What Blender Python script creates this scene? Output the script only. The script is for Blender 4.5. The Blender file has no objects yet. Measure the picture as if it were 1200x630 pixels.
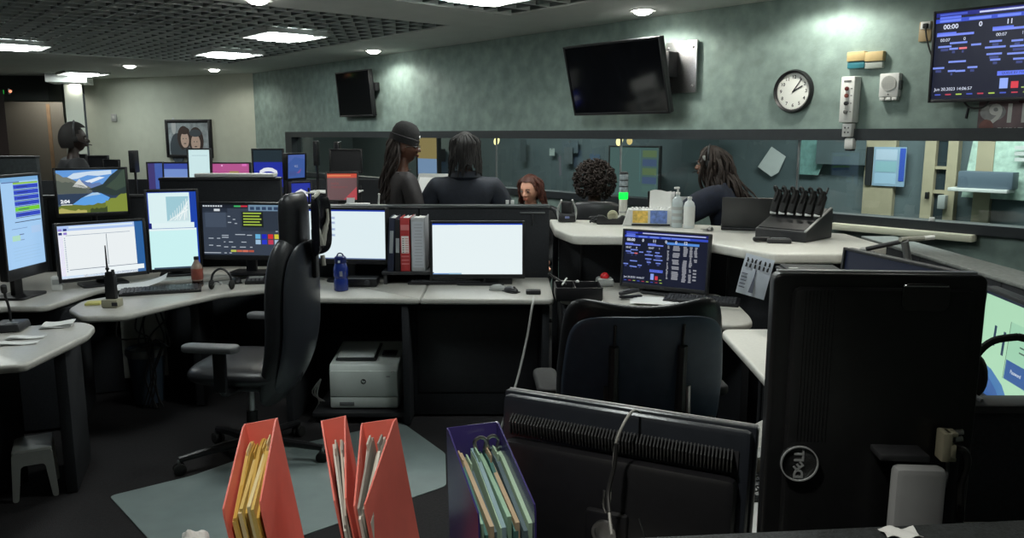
import bpy, bmesh, math, random
from mathutils import Vector, Matrix, Euler
random.seed(7)
SC = bpy.context.scene
COL = SC.collection
R = math.radians
PI = math.pi
# ---------------------------------------------------------------- camera model (1200 x 630)
FOC, PITCH, CAMZ = 942.0, R(9.5), 1.65

def ray(px, py):
    x = (px-600)/FOC; y = (315-py)/FOC
    return Vector((x, math.cos(PITCH)+y*math.sin(PITCH), -math.sin(PITCH)+y*math.cos(PITCH)))
def at_z(px, py, z):
    d = ray(px, py); t = (z-CAMZ)/d.z
    return Vector((d.x*t, d.y*t, z))
def at_y(px, py, Y):
    d = ray(px, py); t = Y/d.y
    return Vector((d.x*t, Y, CAMZ+d.z*t))
CEIL = 2.6
C0 = at_z(296, 86, CEIL); C1 = at_z(900, 1, CEIL)
RW = Vector((C1.x-C0.x, C1.y-C0.y, 0)).normalized()      # along the window wall
NW = Vector((RW.y, -RW.x, 0))                            # into the room
WYAW = math.atan2(RW.y, RW.x)
def wst(s, t, z=0.0):
    return Vector((C0.x+RW.x*s+NW.x*t, C0.y+RW.y*s+NW.y*t, z))
def st_of(p):
    d = Vector((p.x-C0.x, p.y-C0.y, 0)); return d.dot(RW), d.dot(NW)
def at_w(px, py, off=0.0):
    d = ray(px, py); o = C0+NW*off
    t = (o.x*NW.x+o.y*NW.y)/(d.x*NW.x+d.y*NW.y)
    return Vector((d.x*t, d.y*t, CAMZ+d.z*t))

# ---------------------------------------------------------------- materials
def s2l(c):
    return tuple((v/12.92 if v <= .04045 else ((v+.055)/1.055)**2.4) for v in c)
def rgb(r, g, b): return s2l((r/255, g/255, b/255))
MATS = {}
def mat(name, col, rough=.5, metal=0.0, noise=0.0, scale=20.0, bump=0.0, bscale=80.0, spec=.5, trans=0.0, alpha=1.0, sheen=0.0):
    if name in MATS: return MATS[name]
    m = bpy.data.materials.new(name); m.use_nodes = True
    nt = m.node_tree; p = nt.nodes['Principled BSDF']
    p.inputs['Base Color'].default_value = (*col, 1); p.inputs['Roughness'].default_value = rough
    p.inputs['Metallic'].default_value = metal; p.inputs['Specular IOR Level'].default_value = spec
    p.inputs['Transmission Weight'].default_value = trans; p.inputs['Alpha'].default_value = alpha
    if sheen: p.inputs['Sheen Weight'].default_value = sheen
    if noise or bump:
        tc = nt.nodes.new('ShaderNodeTexCoord')
    if noise:
        n = nt.nodes.new('ShaderNodeTexNoise'); n.inputs['Scale'].default_value = scale; n.inputs['Detail'].default_value = 5
        rp = nt.nodes.new('ShaderNodeValToRGB')
        rp.color_ramp.elements[0].position = .3; rp.color_ramp.elements[1].position = .7
        rp.color_ramp.elements[0].color = (*[max(0, c*(1-noise)) for c in col], 1)
        rp.color_ramp.elements[1].color = (*[min(1, c*(1+noise)) for c in col], 1)
        nt.links.new(tc.outputs['Object'], n.inputs['Vector']); nt.links.new(n.outputs['Fac'], rp.inputs['Fac'])
        nt.links.new(rp.outputs['Color'], p.inputs['Base Color'])
    if bump:
        n2 = nt.nodes.new('ShaderNodeTexNoise'); n2.inputs['Scale'].default_value = bscale
        b = nt.nodes.new('ShaderNodeBump'); b.inputs['Strength'].default_value = bump; b.inputs['Distance'].default_value = .003
        nt.links.new(tc.outputs['Object'], n2.inputs['Vector']); nt.links.new(n2.outputs['Fac'], b.inputs['Height'])
        nt.links.new(b.outputs['Normal'], p.inputs['Normal'])
    MATS[name] = m
    return m
SCREEN_GAIN = 1.0
def emat(col, strength=1.0, name=None):
    """a lit (emitting) surface: screens, lamps"""
    key = name or 'glow_%02x%02x%02x_%d' % (*[int(max(0, min(1, c))*255) for c in col], int(strength*100))
    if key in MATS: return MATS[key]
    m = bpy.data.materials.new(key); m.use_nodes = True
    nt = m.node_tree; p = nt.nodes['Principled BSDF']
    p.inputs['Base Color'].default_value = (.01, .01, .012, 1); p.inputs['Roughness'].default_value = .35
    p.inputs['Emission Color'].default_value = (*col, 1); p.inputs['Emission Strength'].default_value = strength
    MATS[key] = m
    return m
def px_mat(r, g, b, gain=1.0): return emat(rgb(r, g, b), SCREEN_GAIN*gain)

M_black = mat('black_plastic', (.009, .009, .011), .42, noise=.15, scale=60)
M_black_gl = mat('gloss_black_plastic', (.008, .008, .011), .18)
M_dark = mat('charcoal_plastic', (.022, .023, .026), .5, noise=.15, scale=40)
M_grey = mat('grey_plastic', (.12, .125, .13), .45, noise=.06, scale=30)
M_lgrey = mat('light_grey_plastic', (.36, .37, .36), .45, noise=.05, scale=30)
M_white = mat('white_plastic', (.68, .69, .67), .4, noise=.03, scale=30)
M_steel = mat('steel', (.5, .5, .5), .28, metal=1.0)
M_alu = mat('brushed_aluminium', (.42, .42, .43), .38, metal=1.0, noise=.1, scale=90)
M_rub = mat('rubber', (.012, .012, .012), .8, noise=.2, scale=60)
M_paper = mat('paper', (.72, .73, .72), .8, noise=.03, scale=15)
M_paper2 = mat('cream_paper', (.66, .56, .32), .8, noise=.08, scale=15)
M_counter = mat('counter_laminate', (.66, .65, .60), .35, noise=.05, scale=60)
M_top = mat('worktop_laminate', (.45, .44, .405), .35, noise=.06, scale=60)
M_edge = mat('worktop_edge', (.56, .55, .5), .4, noise=.05, scale=40)
M_panel = mat('console_fabric', (.014, .016, .020), .85, noise=.3, scale=120, bump=.3, bscale=300)
M_ink = mat('ink', (.02, .02, .025), .7)
M_leather = mat('black_leather', (.015, .016, .019), .38, noise=.2, scale=40, bump=.25, bscale=160)
M_cable = mat('white_cable', (.5, .5, .48), .5)
M_bcable = mat('black_cable', (.012, .012, .012), .55)

# ---------------------------------------------------------------- mesh builder
def rotm(rot):
    if rot is None: return Matrix.Identity(4)
    if isinstance(rot, Matrix): return rot.to_4x4()
    return Euler([R(a) for a in rot], 'XYZ').to_matrix().to_4x4()
class MB:
    def __init__(s): s.bm = bmesh.new(); s.mats = []
    def mi(s, m):
        if m not in s.mats: s.mats.append(m)
        return s.mats.index(m)
    def add(s, bm, m, M=None):
        if M is not None: bmesh.ops.transform(bm, matrix=M, verts=bm.verts)
        i = s.mi(m)
        for f in bm.faces: f.material_index = i
        me = bpy.data.meshes.new('tmp'); bm.to_mesh(me); bm.free()
        s.bm.from_mesh(me); bpy.data.meshes.remove(me)
        return s
    def box(s, c, d, m, rot=None, bev=0.0, seg=2, taper=None):
        bm = bmesh.new(); bmesh.ops.create_cube(bm, size=1)
        for v in bm.verts:
            if taper:
                k = taper if v.co.z > 0 else 1
                v.co.x *= k if not isinstance(k, tuple) else k[0]
                v.co.y *= k if not isinstance(k, tuple) else k[1]
            v.co = Vector((v.co.x*d[0], v.co.y*d[1], v.co.z*d[2]))
        if bev:
            bmesh.ops.bevel(bm, geom=list(bm.edges), offset=min(bev, .49*min(d)), segments=seg, affect='EDGES', profile=.5)
        return s.add(bm, m, Matrix.Translation(c) @ rotm(rot))
    def cyl(s, a, b, r0, m, r1=None, seg=20, bev=0.0):
        a = Vector(a); b = Vector(b); d = b-a
        bm = bmesh.new()
        bmesh.ops.create_cone(bm, cap_ends=True, segments=seg, radius1=r0, radius2=r0 if r1 is None else r1, depth=d.length)
        if bev:
            ed = [e for e in bm.edges if len(e.link_faces) == 2 and any(len(f.verts) > 4 for f in e.link_faces)]
            bmesh.ops.bevel(bm, geom=ed, offset=bev, segments=2, affect='EDGES', profile=.5)
        q = Vector((0, 0, 1)).rotation_difference(d.normalized()).to_matrix().to_4x4()
        return s.add(bm, m, Matrix.Translation((a+b)/2) @ q)
    def ball(s, c, r, m, seg=16, rot=None):
        bm = bmesh.new(); bmesh.ops.create_uvsphere(bm, u_segments=seg, v_segments=max(6, seg//2), radius=1)
        if not isinstance(r, (tuple, list)): r = (r, r, r)
        return s.add(bm, m, Matrix.Translation(c) @ rotm(rot) @ Matrix.Diagonal((*r, 1)))
    def lathe(s, prof, m, c=(0, 0, 0), seg=24, rot=None):
        bm = bmesh.new(); rings = []
        for r, z in prof:
            rings.append([bm.verts.new((r*math.cos(2*PI*k/seg), r*math.sin(2*PI*k/seg), z)) for k in range(seg)])
        for a, b in zip(rings, rings[1:]):
            for k in range(seg):
                bm.faces.new((a[k], a[(k+1) % seg], b[(k+1) % seg], b[k]))
        if prof[0][0] > 1e-5: bm.faces.new(list(reversed(rings[0])))
        if prof[-1][0] > 1e-5: bm.faces.new(rings[-1])
        bmesh.ops.remove_doubles(bm, verts=bm.verts, dist=1e-6)
        return s.add(bm, m, Matrix.Translation(c) @ rotm(rot))
    def prism(s, pts, z0, z1, m, bev=0.0, M=None, seg=3):
        """polygon (x, y) pulled from z0 to z1"""
        bm = bmesh.new()
        vs = [bm.verts.new((x, y, z0)) for x, y in pts]
        f = bm.faces.new(vs); 
        ext = bmesh.ops.extrude_face_region(bm, geom=[f])
        for v in ext['geom']:
            if isinstance(v, bmesh.types.BMVert): v.co.z = z1
        bmesh.ops.recalc_face_normals(bm, faces=bm.faces)
        if bev:
            ed = [e for e in bm.edges if abs(e.verts[0].co.z-e.verts[1].co.z) < 1e-6]
            bmesh.ops.bevel(bm, geom=ed, offset=bev, segments=seg, affect='EDGES', profile=.5)
        return s.add(bm, m, M)
    def tube(s, pts, r, m, seg=8, cyclic=False, smooth=0):
        pts = [Vector(p) for p in pts]
        if smooth: pts = catmull(pts, smooth, cyclic)
        n = len(pts); bm = bmesh.new(); rings = []
        up = Vector((0, 0, 1))
        prev = None
        for i, p in enumerate(pts):
            if cyclic: t = (pts[(i+1) % n]-pts[i-1]).normalized()
            else: t = (pts[min(i+1, n-1)]-pts[max(i-1, 0)]).normalized()
            if prev is None:
                a = t.cross(up)
                if a.length < 1e-3: a = t.cross(Vector((1, 0, 0)))
            else:
                a = prev-t*prev.dot(t)
                if a.length < 1e-4: a = t.cross(up)
            a.normalize(); prev = a; b = t.cross(a)
            rr = r[i*len(r)//n] if isinstance(r, list) else r
            rings.append([bm.verts.new(p+a*rr*math.cos(2*PI*k/seg)+b*rr*math.sin(2*PI*k/seg)) for k in range(seg)])
        for i in range(n if cyclic else n-1):
            A = rings[i]; B = rings[(i+1) % n]
            for k in range(seg): bm.faces.new((A[k], A[(k+1) % seg], B[(k+1) % seg], B[k]))
        if not cyclic:
            bm.faces.new(list(reversed(rings[0]))); bm.faces.new(rings[-1])
        bmesh.ops.recalc_face_normals(bm, faces=bm.faces)
        return s.add(bm, m)
    def sheet(s, fn, nu, nv, m, thick=.001, M=None):
        """a curved sheet fn(u, v) with thickness"""
        bm = bmesh.new()
        g = [[bm.verts.new(fn(i/nu, j/nv)) for j in range(nv+1)] for i in range(nu+1)]
        for i in range(nu):
            for j in range(nv): bm.faces.new((g[i][j], g[i+1][j], g[i+1][j+1], g[i][j+1]))
        bmesh.ops.recalc_face_normals(bm, faces=bm.faces)
        bmesh.ops.solidify(bm, geom=list(bm.faces), thickness=thick)
        bmesh.ops.recalc_face_normals(bm, faces=bm.faces)
        return s.add(bm, m, M)
    def quad(s, pts, m):
        bm = bmesh.new(); bm.faces.new([bm.verts.new(p) for p in pts]); return s.add(bm, m)
    def text(s, txt, size, m, M, ext=.0004, align='CENTER', bold=0.0, sx=1.0):
        cu = bpy.data.curves.new('t', 'FONT'); cu.body = txt; cu.size = size; cu.extrude = ext
        cu.align_x = align; cu.align_y = 'CENTER'; cu.offset = bold; cu.resolution_u = 3
        ob = bpy.data.objects.new('t', cu); COL.objects.link(ob)
        dg = bpy.context.evaluated_depsgraph_get()
        me = bpy.data.meshes.new_from_object(ob.evaluated_get(dg))
        bm = bmesh.new(); bm.from_mesh(me)
        bpy.data.objects.remove(ob); bpy.data.curves.remove(cu); bpy.data.meshes.remove(me)
        if sx != 1: bmesh.ops.transform(bm, matrix=Matrix.Diagonal((sx, 1, 1, 1)), verts=bm.verts)
        return s.add(bm, m, M)
    def build(s, name, parent=None, loc=None, rot=None, smooth=35, sub=0):
        me = bpy.data.meshes.new(name); s.bm.to_mesh(me); s.bm.free()
        for m in s.mats: me.materials.append(m)
        o = bpy.data.objects.new(name, me); COL.objects.link(o)
        if smooth:
            me.shade_smooth()
            me.set_sharp_from_angle(angle=R(smooth))
        if parent is not None: o.parent = parent
        if loc is not None: o.location = loc
        if rot is not None: o.rotation_euler = rot
        if sub:
            md = o.modifiers.new('sub', 'SUBSURF'); md.levels = sub; md.render_levels = sub
        return o
def catmull(pts, k, cyclic=False):
    out = []; n = len(pts)
    rng = range(n) if cyclic else range(n-1)
    for i in rng:
        p0 = pts[i-1] if (i > 0 or cyclic) else pts[0]
        p1 = pts[i]; p2 = pts[(i+1) % n]; p3 = pts[(i+2) % n] if (i+2 < n or cyclic) else pts[n-1]
        for j in range(k):
            t = j/k
            out.append(.5*((2*p1)+(p2-p0)*t+(2*p0-5*p1+4*p2-p3)*t*t+(3*p1-p0-3*p2+p3)*t**3))
    if not cyclic: out.append(pts[-1])
    return out
def rrect(w, h, r, k=5, cx=0, cy=0):
    pts = []
    for sx, sy, a0 in ((1, 1, 0), (-1, 1, 90), (-1, -1, 180), (1, -1, 270)):
        for i in range(k+1):
            a = R(a0+90*i/k)
            pts.append((cx+sx*(w/2-r)+r*math.cos(a), cy+sy*(h/2-r)+r*math.sin(a)))
    return pts
def round_poly(pts, rad, k=5):
    """round the corners of a 2-D polygon; rad a number or a list"""
    out = []; n = len(pts)
    for i in range(n):
        p = Vector(pts[i]); a = Vector(pts[i-1]); b = Vector(pts[(i+1) % n])
        r = rad[i] if isinstance(rad, (list, tuple)) else rad
        if r <= 0: out.append(tuple(p)); continue
        da = (a-p); db = (b-p); r = min(r, da.length*.45, db.length*.45)
        A = p+da.normalized()*r; B = p+db.normalized()*r
        for j in range(k+1):
            t = j/k; out.append(tuple(A*(1-t)**2+p*2*t*(1-t)+B*t*t))
    return out
def XZ():  # maps a (x, y) drawing to the x-z plane, facing -y
    return Matrix.Rotation(R(90), 4, 'X')

# ---------------------------------------------------------------- things
def tag(o, label, cat, group=None, kind=None):
    o['label'] = label; o['category'] = cat
    if group: o['group'] = group
    if kind: o['kind'] = kind
    return o
def thing(name, label, cat, loc=(0, 0, 0), rz=0.0, group=None, rot=None):
    o = bpy.data.objects.new(name, None); COL.objects.link(o); o.empty_display_size = .1
    o.location = loc
    o.rotation_euler = rot if rot is not None else (0, 0, rz)
    return tag(o, label, cat, group)
def struct(mb, name, **k):
    o = mb.build(name, **k); o['kind'] = 'structure'; return o
def dup(root, label, loc=None, rz=None, group=None):
    r = root.copy(); COL.objects.link(r); r['label'] = label
    if loc is not None: r.location = loc
    if rz is not None: r.rotation_euler = (0, 0, rz)
    if group: r['group'] = group
    for ch in list(root.children):
        c = ch.copy(); COL.objects.link(c); c.parent = r
        for g in ch.children:
            d = g.copy(); COL.objects.link(d); d.parent = c
    return r
# ================================================================ the room
M_wall = mat('sage_plaster', rgb(126, 145, 139), .75, noise=.20, scale=9, bump=.35, bscale=60)
M_farwall = mat('pale_plaster', rgb(186, 192, 178), .8, noise=.04, scale=6)
M_soffit = mat('soffit_paint', rgb(214, 218, 214), .85, noise=.04, scale=4)
M_blade = mat('louver_grey', rgb(224, 230, 228), .6)
M_void = mat('plenum_dark', rgb(84, 92, 92), .9, noise=.2, scale=3)
M_frame = mat('window_frame_dark', rgb(36, 42, 46), .45, noise=.1, scale=30)
M_carpet = mat('dark_carpet', rgb(30, 28, 30), .95, noise=.35, scale=70, bump=.5, bscale=220)
M_corr = mat('corridor_blue_grey', rgb(94, 106, 110), .8, noise=.08, scale=3)
M_beige = mat('beige_paint', rgb(176, 164, 138), .7, noise=.05, scale=8)
M_wood = mat('brown_door', rgb(120, 98, 76), .6, noise=.2, scale=6)

f = MB(); f.box((-3, 9, -.05), (34, 34, .1), M_carpet); struct(f, 'floor')
# window wall: boxes along s, thickness behind t = 0
def wallbox(mb, s0, s1, z0, z1, m, t0=-.14, t1=0.0, bev=0):
    mb.box(wst((s0+s1)/2, (t0+t1)/2, (z0+z1)/2), (s1-s0, t1-t0, z1-z0), m, rot=Matrix.Rotation(WYAW, 4, 'Z'), bev=bev)
WS0, WS1 = 1.17, 13.2; WZ0, WZ1 = 1.06, 1.675
w = MB()
wallbox(w, -.1, WS0, 0, CEIL, M_wall); wallbox(w, WS0, WS1, WZ1, CEIL, M_wall); wallbox(w, WS0, WS1, 0, WZ0, M_wall); wallbox(w, WS1, WS1+2.5, 0, CEIL, M_wall)
struct(w, 'wall_right')
win = MB()
wallbox(win, WS0-.02, WS1, WZ1-.065, WZ1+.012, M_frame, -.12, .03); wallbox(win, WS0-.02, WS1, WZ0-.012, WZ0+.05, M_frame, -.12, .035)
wallbox(win, WS0-.03, WS0+.18, WZ0, WZ1, M_frame, -.12, .03); wallbox(win, WS1-.04, WS1+.03, WZ0, WZ1, M_frame, -.12, .03)
wo = struct(win, 'window_1')
g = bpy.data.materials.new('window_glass'); g.use_nodes = True
nt = g.node_tree; nt.nodes.remove(nt.nodes['Principled BSDF'])
tr = nt.nodes.new('ShaderNodeBsdfTransparent'); tr.inputs['Color'].default_value = (.80, .86, .86, 1)
gl = nt.nodes.new('ShaderNodeBsdfGlossy'); gl.inputs['Roughness'].default_value = .02
fr = nt.nodes.new('ShaderNodeFresnel'); fr.inputs['IOR'].default_value = 1.6
mx = nt.nodes.new('ShaderNodeMixShader')
ge = nt.nodes.new('ShaderNodeNewGeometry'); ma = nt.nodes.new('ShaderNodeMath'); ma.operation = 'SUBTRACT'; ma.inputs[0].default_value = 1.0
mu = nt.nodes.new('ShaderNodeMath'); mu.operation = 'MULTIPLY'
nt.links.new(ge.outputs['Backfacing'], ma.inputs[1]); nt.links.new(ma.outputs[0], mu.inputs[0]); nt.links.new(fr.outputs[0], mu.inputs[1]); nt.links.new(mu.outputs[0], mx.inputs[0]); nt.links.new(tr.outputs[0], mx.inputs[1]); nt.links.new(gl.outputs[0], mx.inputs[2])
nt.links.new(mx.outputs[0], nt.nodes['Material Output'].inputs['Surface'])
MATS['glass'] = g
sj = [WS0+.1]+[st_of(at_w(x, 200))[0] for x in (577, 722, 930)]+[WS1]
for a, b in zip(sj, sj[1:]):
    p = MB(); wallbox(p, a+.004, b-.004, WZ0+.02, WZ1-.03, g, -.062, -.056); p.build('pane', wo, smooth=0)
for a in sj[1:-1]:
    p = MB(); wallbox(p, a-.006, a+.006, WZ0+.02, WZ1-.03, M_alu, -.068, -.05); p.build('glazing_joint', wo)
# white ledge under the window
b0 = at_w(980, 256); b1 = at_w(1146, 272.5); s0, _ = st_of(b0); s1, _ = st_of(b1)
lb = MB(); wallbox(lb, s0, s1, 1.005, 1.05, mat('white_ledge_paint', rgb(225, 226, 205), .5), .0, .09, bev=.006)
tag(lb.build('window_ledge'), 'slim white ledge fixed to the wall below the dark window frame', 'ledge')
# corridor behind the glass
TC = -2.3
c = MB(); wallbox(c, -1, 16, 0, CEIL, M_corr, TC-.12, TC)
wallbox(c, -1.1, -1, 0, CEIL, M_corr, TC, -.14)
struct(c, 'wall_back')
def cw(px, off=0.04):   # s along the corridor wall seen at pixel column px
    return st_of(at_w(px, 200, TC+off))[0]
def cz(px, py, off=.04): return at_w(px, py, TC+off).z
def cbox(mb, x0, x1, z0, z1, m, d=.05, bev=0): wallbox(mb, cw(x0), cw(x1), z0, z1, m, TC, TC+d, bev)
t = MB(); cbox(t, 1014, 1049, 0, 2.6, M_beige, .06); struct(t, 'trim_1')
t = MB(); cbox(t, 1144, 1164, 0, 2.6, M_beige, .06); struct(t, 'trim_2')
d = MB(); cbox(d, 1084, 1097, 0, 2.25, M_beige, .08); cbox(d, 1111, 1123, 0, 2.25, M_beige, .08)
for (y0, y1) in ((0, .75), (1.345, 1.37), (1.13, 1.16), (1.62, 1.66), (2.0, 2.25)): cbox(d, 1097, 1111, y0, y1, M_beige, .07)
do = struct(d, 'door_1')
d = MB(); cbox(d, 1096.5, 1111.5, .74, 2.02, mat('dim_glass', rgb(52, 62, 68), .2), .03); d.build('pane', do)
d = MB(); cbox(d, 1107, 1116, 1.0, 1.12, M_lgrey, .14, .005); d.build('door_closer', do)
d = MB(); cbox(d, 1091, 1094, 1.08, 1.14, M_black, .13, .004); d.build('lock_plate', do)
# ceiling: soffit bands around two louvered bays
PA = (1.45, 6.62, .95, 5.7); PB = (7.45, 12.2, .95, 5.7)
c = MB()
def cb(s0, s1, t0, t1): wallbox(c, s0, s1, CEIL, CEIL+.25, M_soffit, t0, t1)
cb(-9, 1.45, -.14, 13); cb(1.45, 6.62, -.14, .95); cb(1.45, 6.62, 5.7, 13); cb(6.62, 7.45, -.14, 13); cb(7.45, 12.2, -.14, .95); cb(7.45, 12.2, 5.7, 13); cb(12.2, 16, -.14, 13)
wallbox(c, -1.1, 16, CEIL, CEIL+.1, M_soffit, TC-.12, -.14)
wallbox(c, 1.4, 12.3, CEIL+.16, CEIL+.25, M_void, .9, 5.75)
struct(c, 'ceiling')
LIGHT_ST = [(5.09, 1.81), (3.0, 1.55), (2.37, 3.64), (6.28, 3.1), (8.3, 1.75), (10.9, 3.2), (4.4, 4.4), (9.0, 4.6)]
for k, (s0, s1, t0, t1) in enumerate((PA, PB)):
    b = MB(); P = .22; M_cross = mat('louver_dark', rgb(112, 120, 118), .6)  # cross blades darker, main blades lighter, imitating shaded and lit faces
    n = int((s1-s0)/P)
    for i in range(n+1):
        s = s0+(s1-s0)*i/n; wd = .011
        wallbox(b, s-wd, s+wd, CEIL+.012, CEIL+.085, M_blade, t0, t1)
    n = int((t1-t0)/.14)
    for i in range(n+1):
        q = t0+(t1-t0)*i/n; wd = .009
        wallbox(b, s0, s1, CEIL+.014, CEIL+.085, M_cross, q-wd, q+wd)
    o = struct(b, 'ceiling_grid', smooth=0)
# ceiling lights
LAMP = emat((.93, 1.0, .97), 32.0, 'lamp_diffuser')
SOFTL = mat('lamp_louver', rgb(205, 208, 200), .4)
def ceiling_light(s, t, label, z=CEIL):
    o = thing('ceiling_light', label, 'ceiling light', wst(s, t, z), WYAW, 'square ceiling lights')
    m = MB()
    for a, b_, c_, d_ in ((0, .31, .64, .02), (0, -.31, .64, .02), (.31, 0, .02, .64), (-.31, 0, .02, .64)): m.box((a, b_, -.006), (c_, d_, .05), M_white)
    m.build('frame', o)
    m = MB(); m.box((0, 0, -.022), (.50, .34, .05), LAMP, bev=.012); m.build('diffuser', o)
    m = MB()
    for sy in (-1, 1):
        m.box((0, sy*.24, .004), (.60, .10, .012), SOFTL)
        for k in range(9): m.box((-.26+k*.065, sy*.24, -.006), (.004, .11, .016), M_white)
    m.build('louver', o)
    return o
ceiling_light(5.09, 1.81, 'square ceiling light in the louvered bay nearest the small wall television')
ceiling_light(3.0, 1.55, 'square ceiling light at the far end of the louvered bay, above the framed portrait')
ceiling_light(2.37, 3.64, 'square ceiling light cut by the edge of the picture above the silhouetted person')
ceiling_light(-1.54, 2.09, 'square ceiling light beyond the louvered bay close to the pale column')
q = at_z(571, -9, CEIL); ceiling_light(*st_of(q), 'square ceiling light in the second louvered bay cut by the top of the picture')
for s, t in ((10.2, 2.6), (9.0, 4.4), (5.2, 4.6)):   # the rest of the row, over the console beside the camera
    ceiling_light(s, t, 'square ceiling light in the louvered bays over the console')
SPOT = emat((1.0, .98, .9), 30.0, 'downlight_lens')
def downlight(s, t, label, z=CEIL, power=26, size=165):
    o = thing('downlight', label, 'downlight', wst(s, t, z), 0, 'round downlights')
    m = MB(); m.lathe([(.075, -.004), (.1, -.006), (.105, .002), (.07, .012), (.075, -.004)], M_white, seg=28); m.build('trim_ring', o)
    m = MB(); m.lathe([(0, -.034), (.04, -.031), (.068, -.016), (.075, .0)], SPOT, seg=24); m.build('lens', o)
    if power:
        l = bpy.data.lights.new('downlight_beam', 'SPOT'); l.energy = power; l.color = (1, .98, .88); l.spot_size = R(size); l.spot_blend = .35; l.shadow_soft_size = .05
        lo = bpy.data.objects.new('downlight_beam', l); COL.objects.link(lo); lo.location = (0, 0, -.045); lo.parent = o
    return o
downlight(4.3, .36, 'round downlight lighting the wall beside the small television', power=36)
downlight(8.31, .34, 'round downlight glaring above the large tilted wall television', power=36)
downlight(9.75, .32, 'round downlight above the wall clock', power=34)
downlight(12.2, .42, 'round downlight above the end of the window wall')
downlight(6.86, 2.83, 'round downlight in the plain soffit band cut by the top of the picture')
downlight(.28, 1.9, 'round downlight in the middle of the far soffit')
downlight(.38, .75, 'round downlight in the far soffit near the wall corner')
downlight(11.75, 4.9, 'round downlight straight above the file holders', power=70, size=75)
downlight(11.1, 1.7, 'round downlight above the upright turned-away monitor', power=45, size=80)
downlight(7.91, 1.5, 'round downlight in the soffit band between the louvered bays', power=12)
# far wall, column, hall
def at_line(px, py, A, B, off=0.0):
    d = ray(px, py); u = (B-A); n = Vector((u.y, -u.x, 0)).normalized()
    if n.y > 0: n = -n
    o = A+n*off; t = (o.x*n.x+o.y*n.y)/(d.x*n.x+d.y*n.y)
    return Vector((d.x*t, d.y*t, CAMZ+d.z*t))
FA = wst(0, 0); FB = wst(-3.3, 1.69)
def linebox(mb, A, B, z0, z1, th, m, bev=0):
    """an upright slab from A to B, thickness th away from the camera"""
    u = (B-A).normalized(); n = Vector((-u.y, u.x, 0))
    if n.y < 0: n = -n
    c = (A+B)/2+n*th/2
    mb.box((c.x, c.y, (z0+z1)/2), ((B-A).length, th, z1-z0), m, rot=Matrix.Rotation(math.atan2(u.y, u.x), 4, 'Z'), bev=bev)
w = MB(); linebox(w, FA, FB, 0, CEIL, .15, M_farwall); struct(w, 'wall_far')
yaw_far = math.atan2((FA-FB).y, (FA-FB).x)
ca = at_y(79, 150, 13.6); cb2 = at_y(100, 150, 13.75); ca.z = cb2.z = 0
w = MB(); linebox(w, ca, cb2, 0, 2.6, .4, mat('column_paint', rgb(180, 186, 176), .8)); struct(w, 'trim_3')
ha = at_y(-140, 150, 15.6); hb = at_y(81, 150, 14.9); ha.z = hb.z = 0
w = MB(); linebox(w, ha, hb, 0, CEIL, .15, mat('hall_plaster', rgb(92, 88, 80), .8)); struct(w, 'wall_hall')
w = MB(); linebox(w, at_y(8, 150, 15.3).xy.to_3d(), at_y(60, 150, 14.95).xy.to_3d(), 0, 2.2, .05, M_wood); d2 = struct(w, 'door_2')
w = MB(); linebox(w, at_y(-150, 150, 13.2).xy.to_3d(), at_y(60, 150, 13.6).xy.to_3d(), 2.2, CEIL, .6, mat('bulkhead_dark', rgb(58, 62, 60), .85)); struct(w, 'trim_4')
w = MB(); linebox(w, at_y(-40, 150, 11.5).xy.to_3d(), at_y(8, 150, 11.8).xy.to_3d(), 0, 2.28, .06, mat('dark_red_door', rgb(40, 22, 18), .6)); struct(w, 'door_3')
lw = MB(); linebox(lw, Vector((-13.5, -2, 0)), Vector((-13.5, 17, 0)), 0, CEIL, .1, M_farwall); struct(lw, 'wall_left')
rw = MB(); linebox(rw, Vector((3.9, -2, 0)), Vector((3.9, 3.5, 0)), 0, CEIL, .1, M_wall); struct(rw, 'wall_near')
bw = MB(); linebox(bw, Vector((-13.5, -2.1, 0)), Vector((4, -2.1, 0)), 0, CEIL, .1, M_farwall); struct(bw, 'wall_rear')
w = MB(); linebox(w, at_y(58, 150, 13.0).xy.to_3d(), at_y(106, 150, 13.2).xy.to_3d(), 2.47, CEIL, .8, M_soffit); struct(w, 'trim_5')
q = at_z(88, 99, 2.465); downlight(*st_of(q), 'round downlight under the low soffit in front of the pale column', z=2.465, power=2)
q = at_y(40, 100, 14.5); downlight(*st_of(Vector((q.x, 14.45, 0))), 'round downlight of the hall hidden behind the dark bulkhead', power=70)  # unseen lamp added to brighten the brown hall door
# thermostat plate on the far wall
p = at_line(134, 138, FA, FB, .01)
m = MB(); m.box((0, -.008, 0), (.12, .02, .13), M_lgrey, bev=.006); m.box((0, -.02, .01), (.05, .008, .05), M_white, bev=.002)
tag(m.build('thermostat', loc=p, rot=(0, 0, yaw_far)), 'small pale thermostat plate on the far wall beside the column', 'thermostat')
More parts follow.
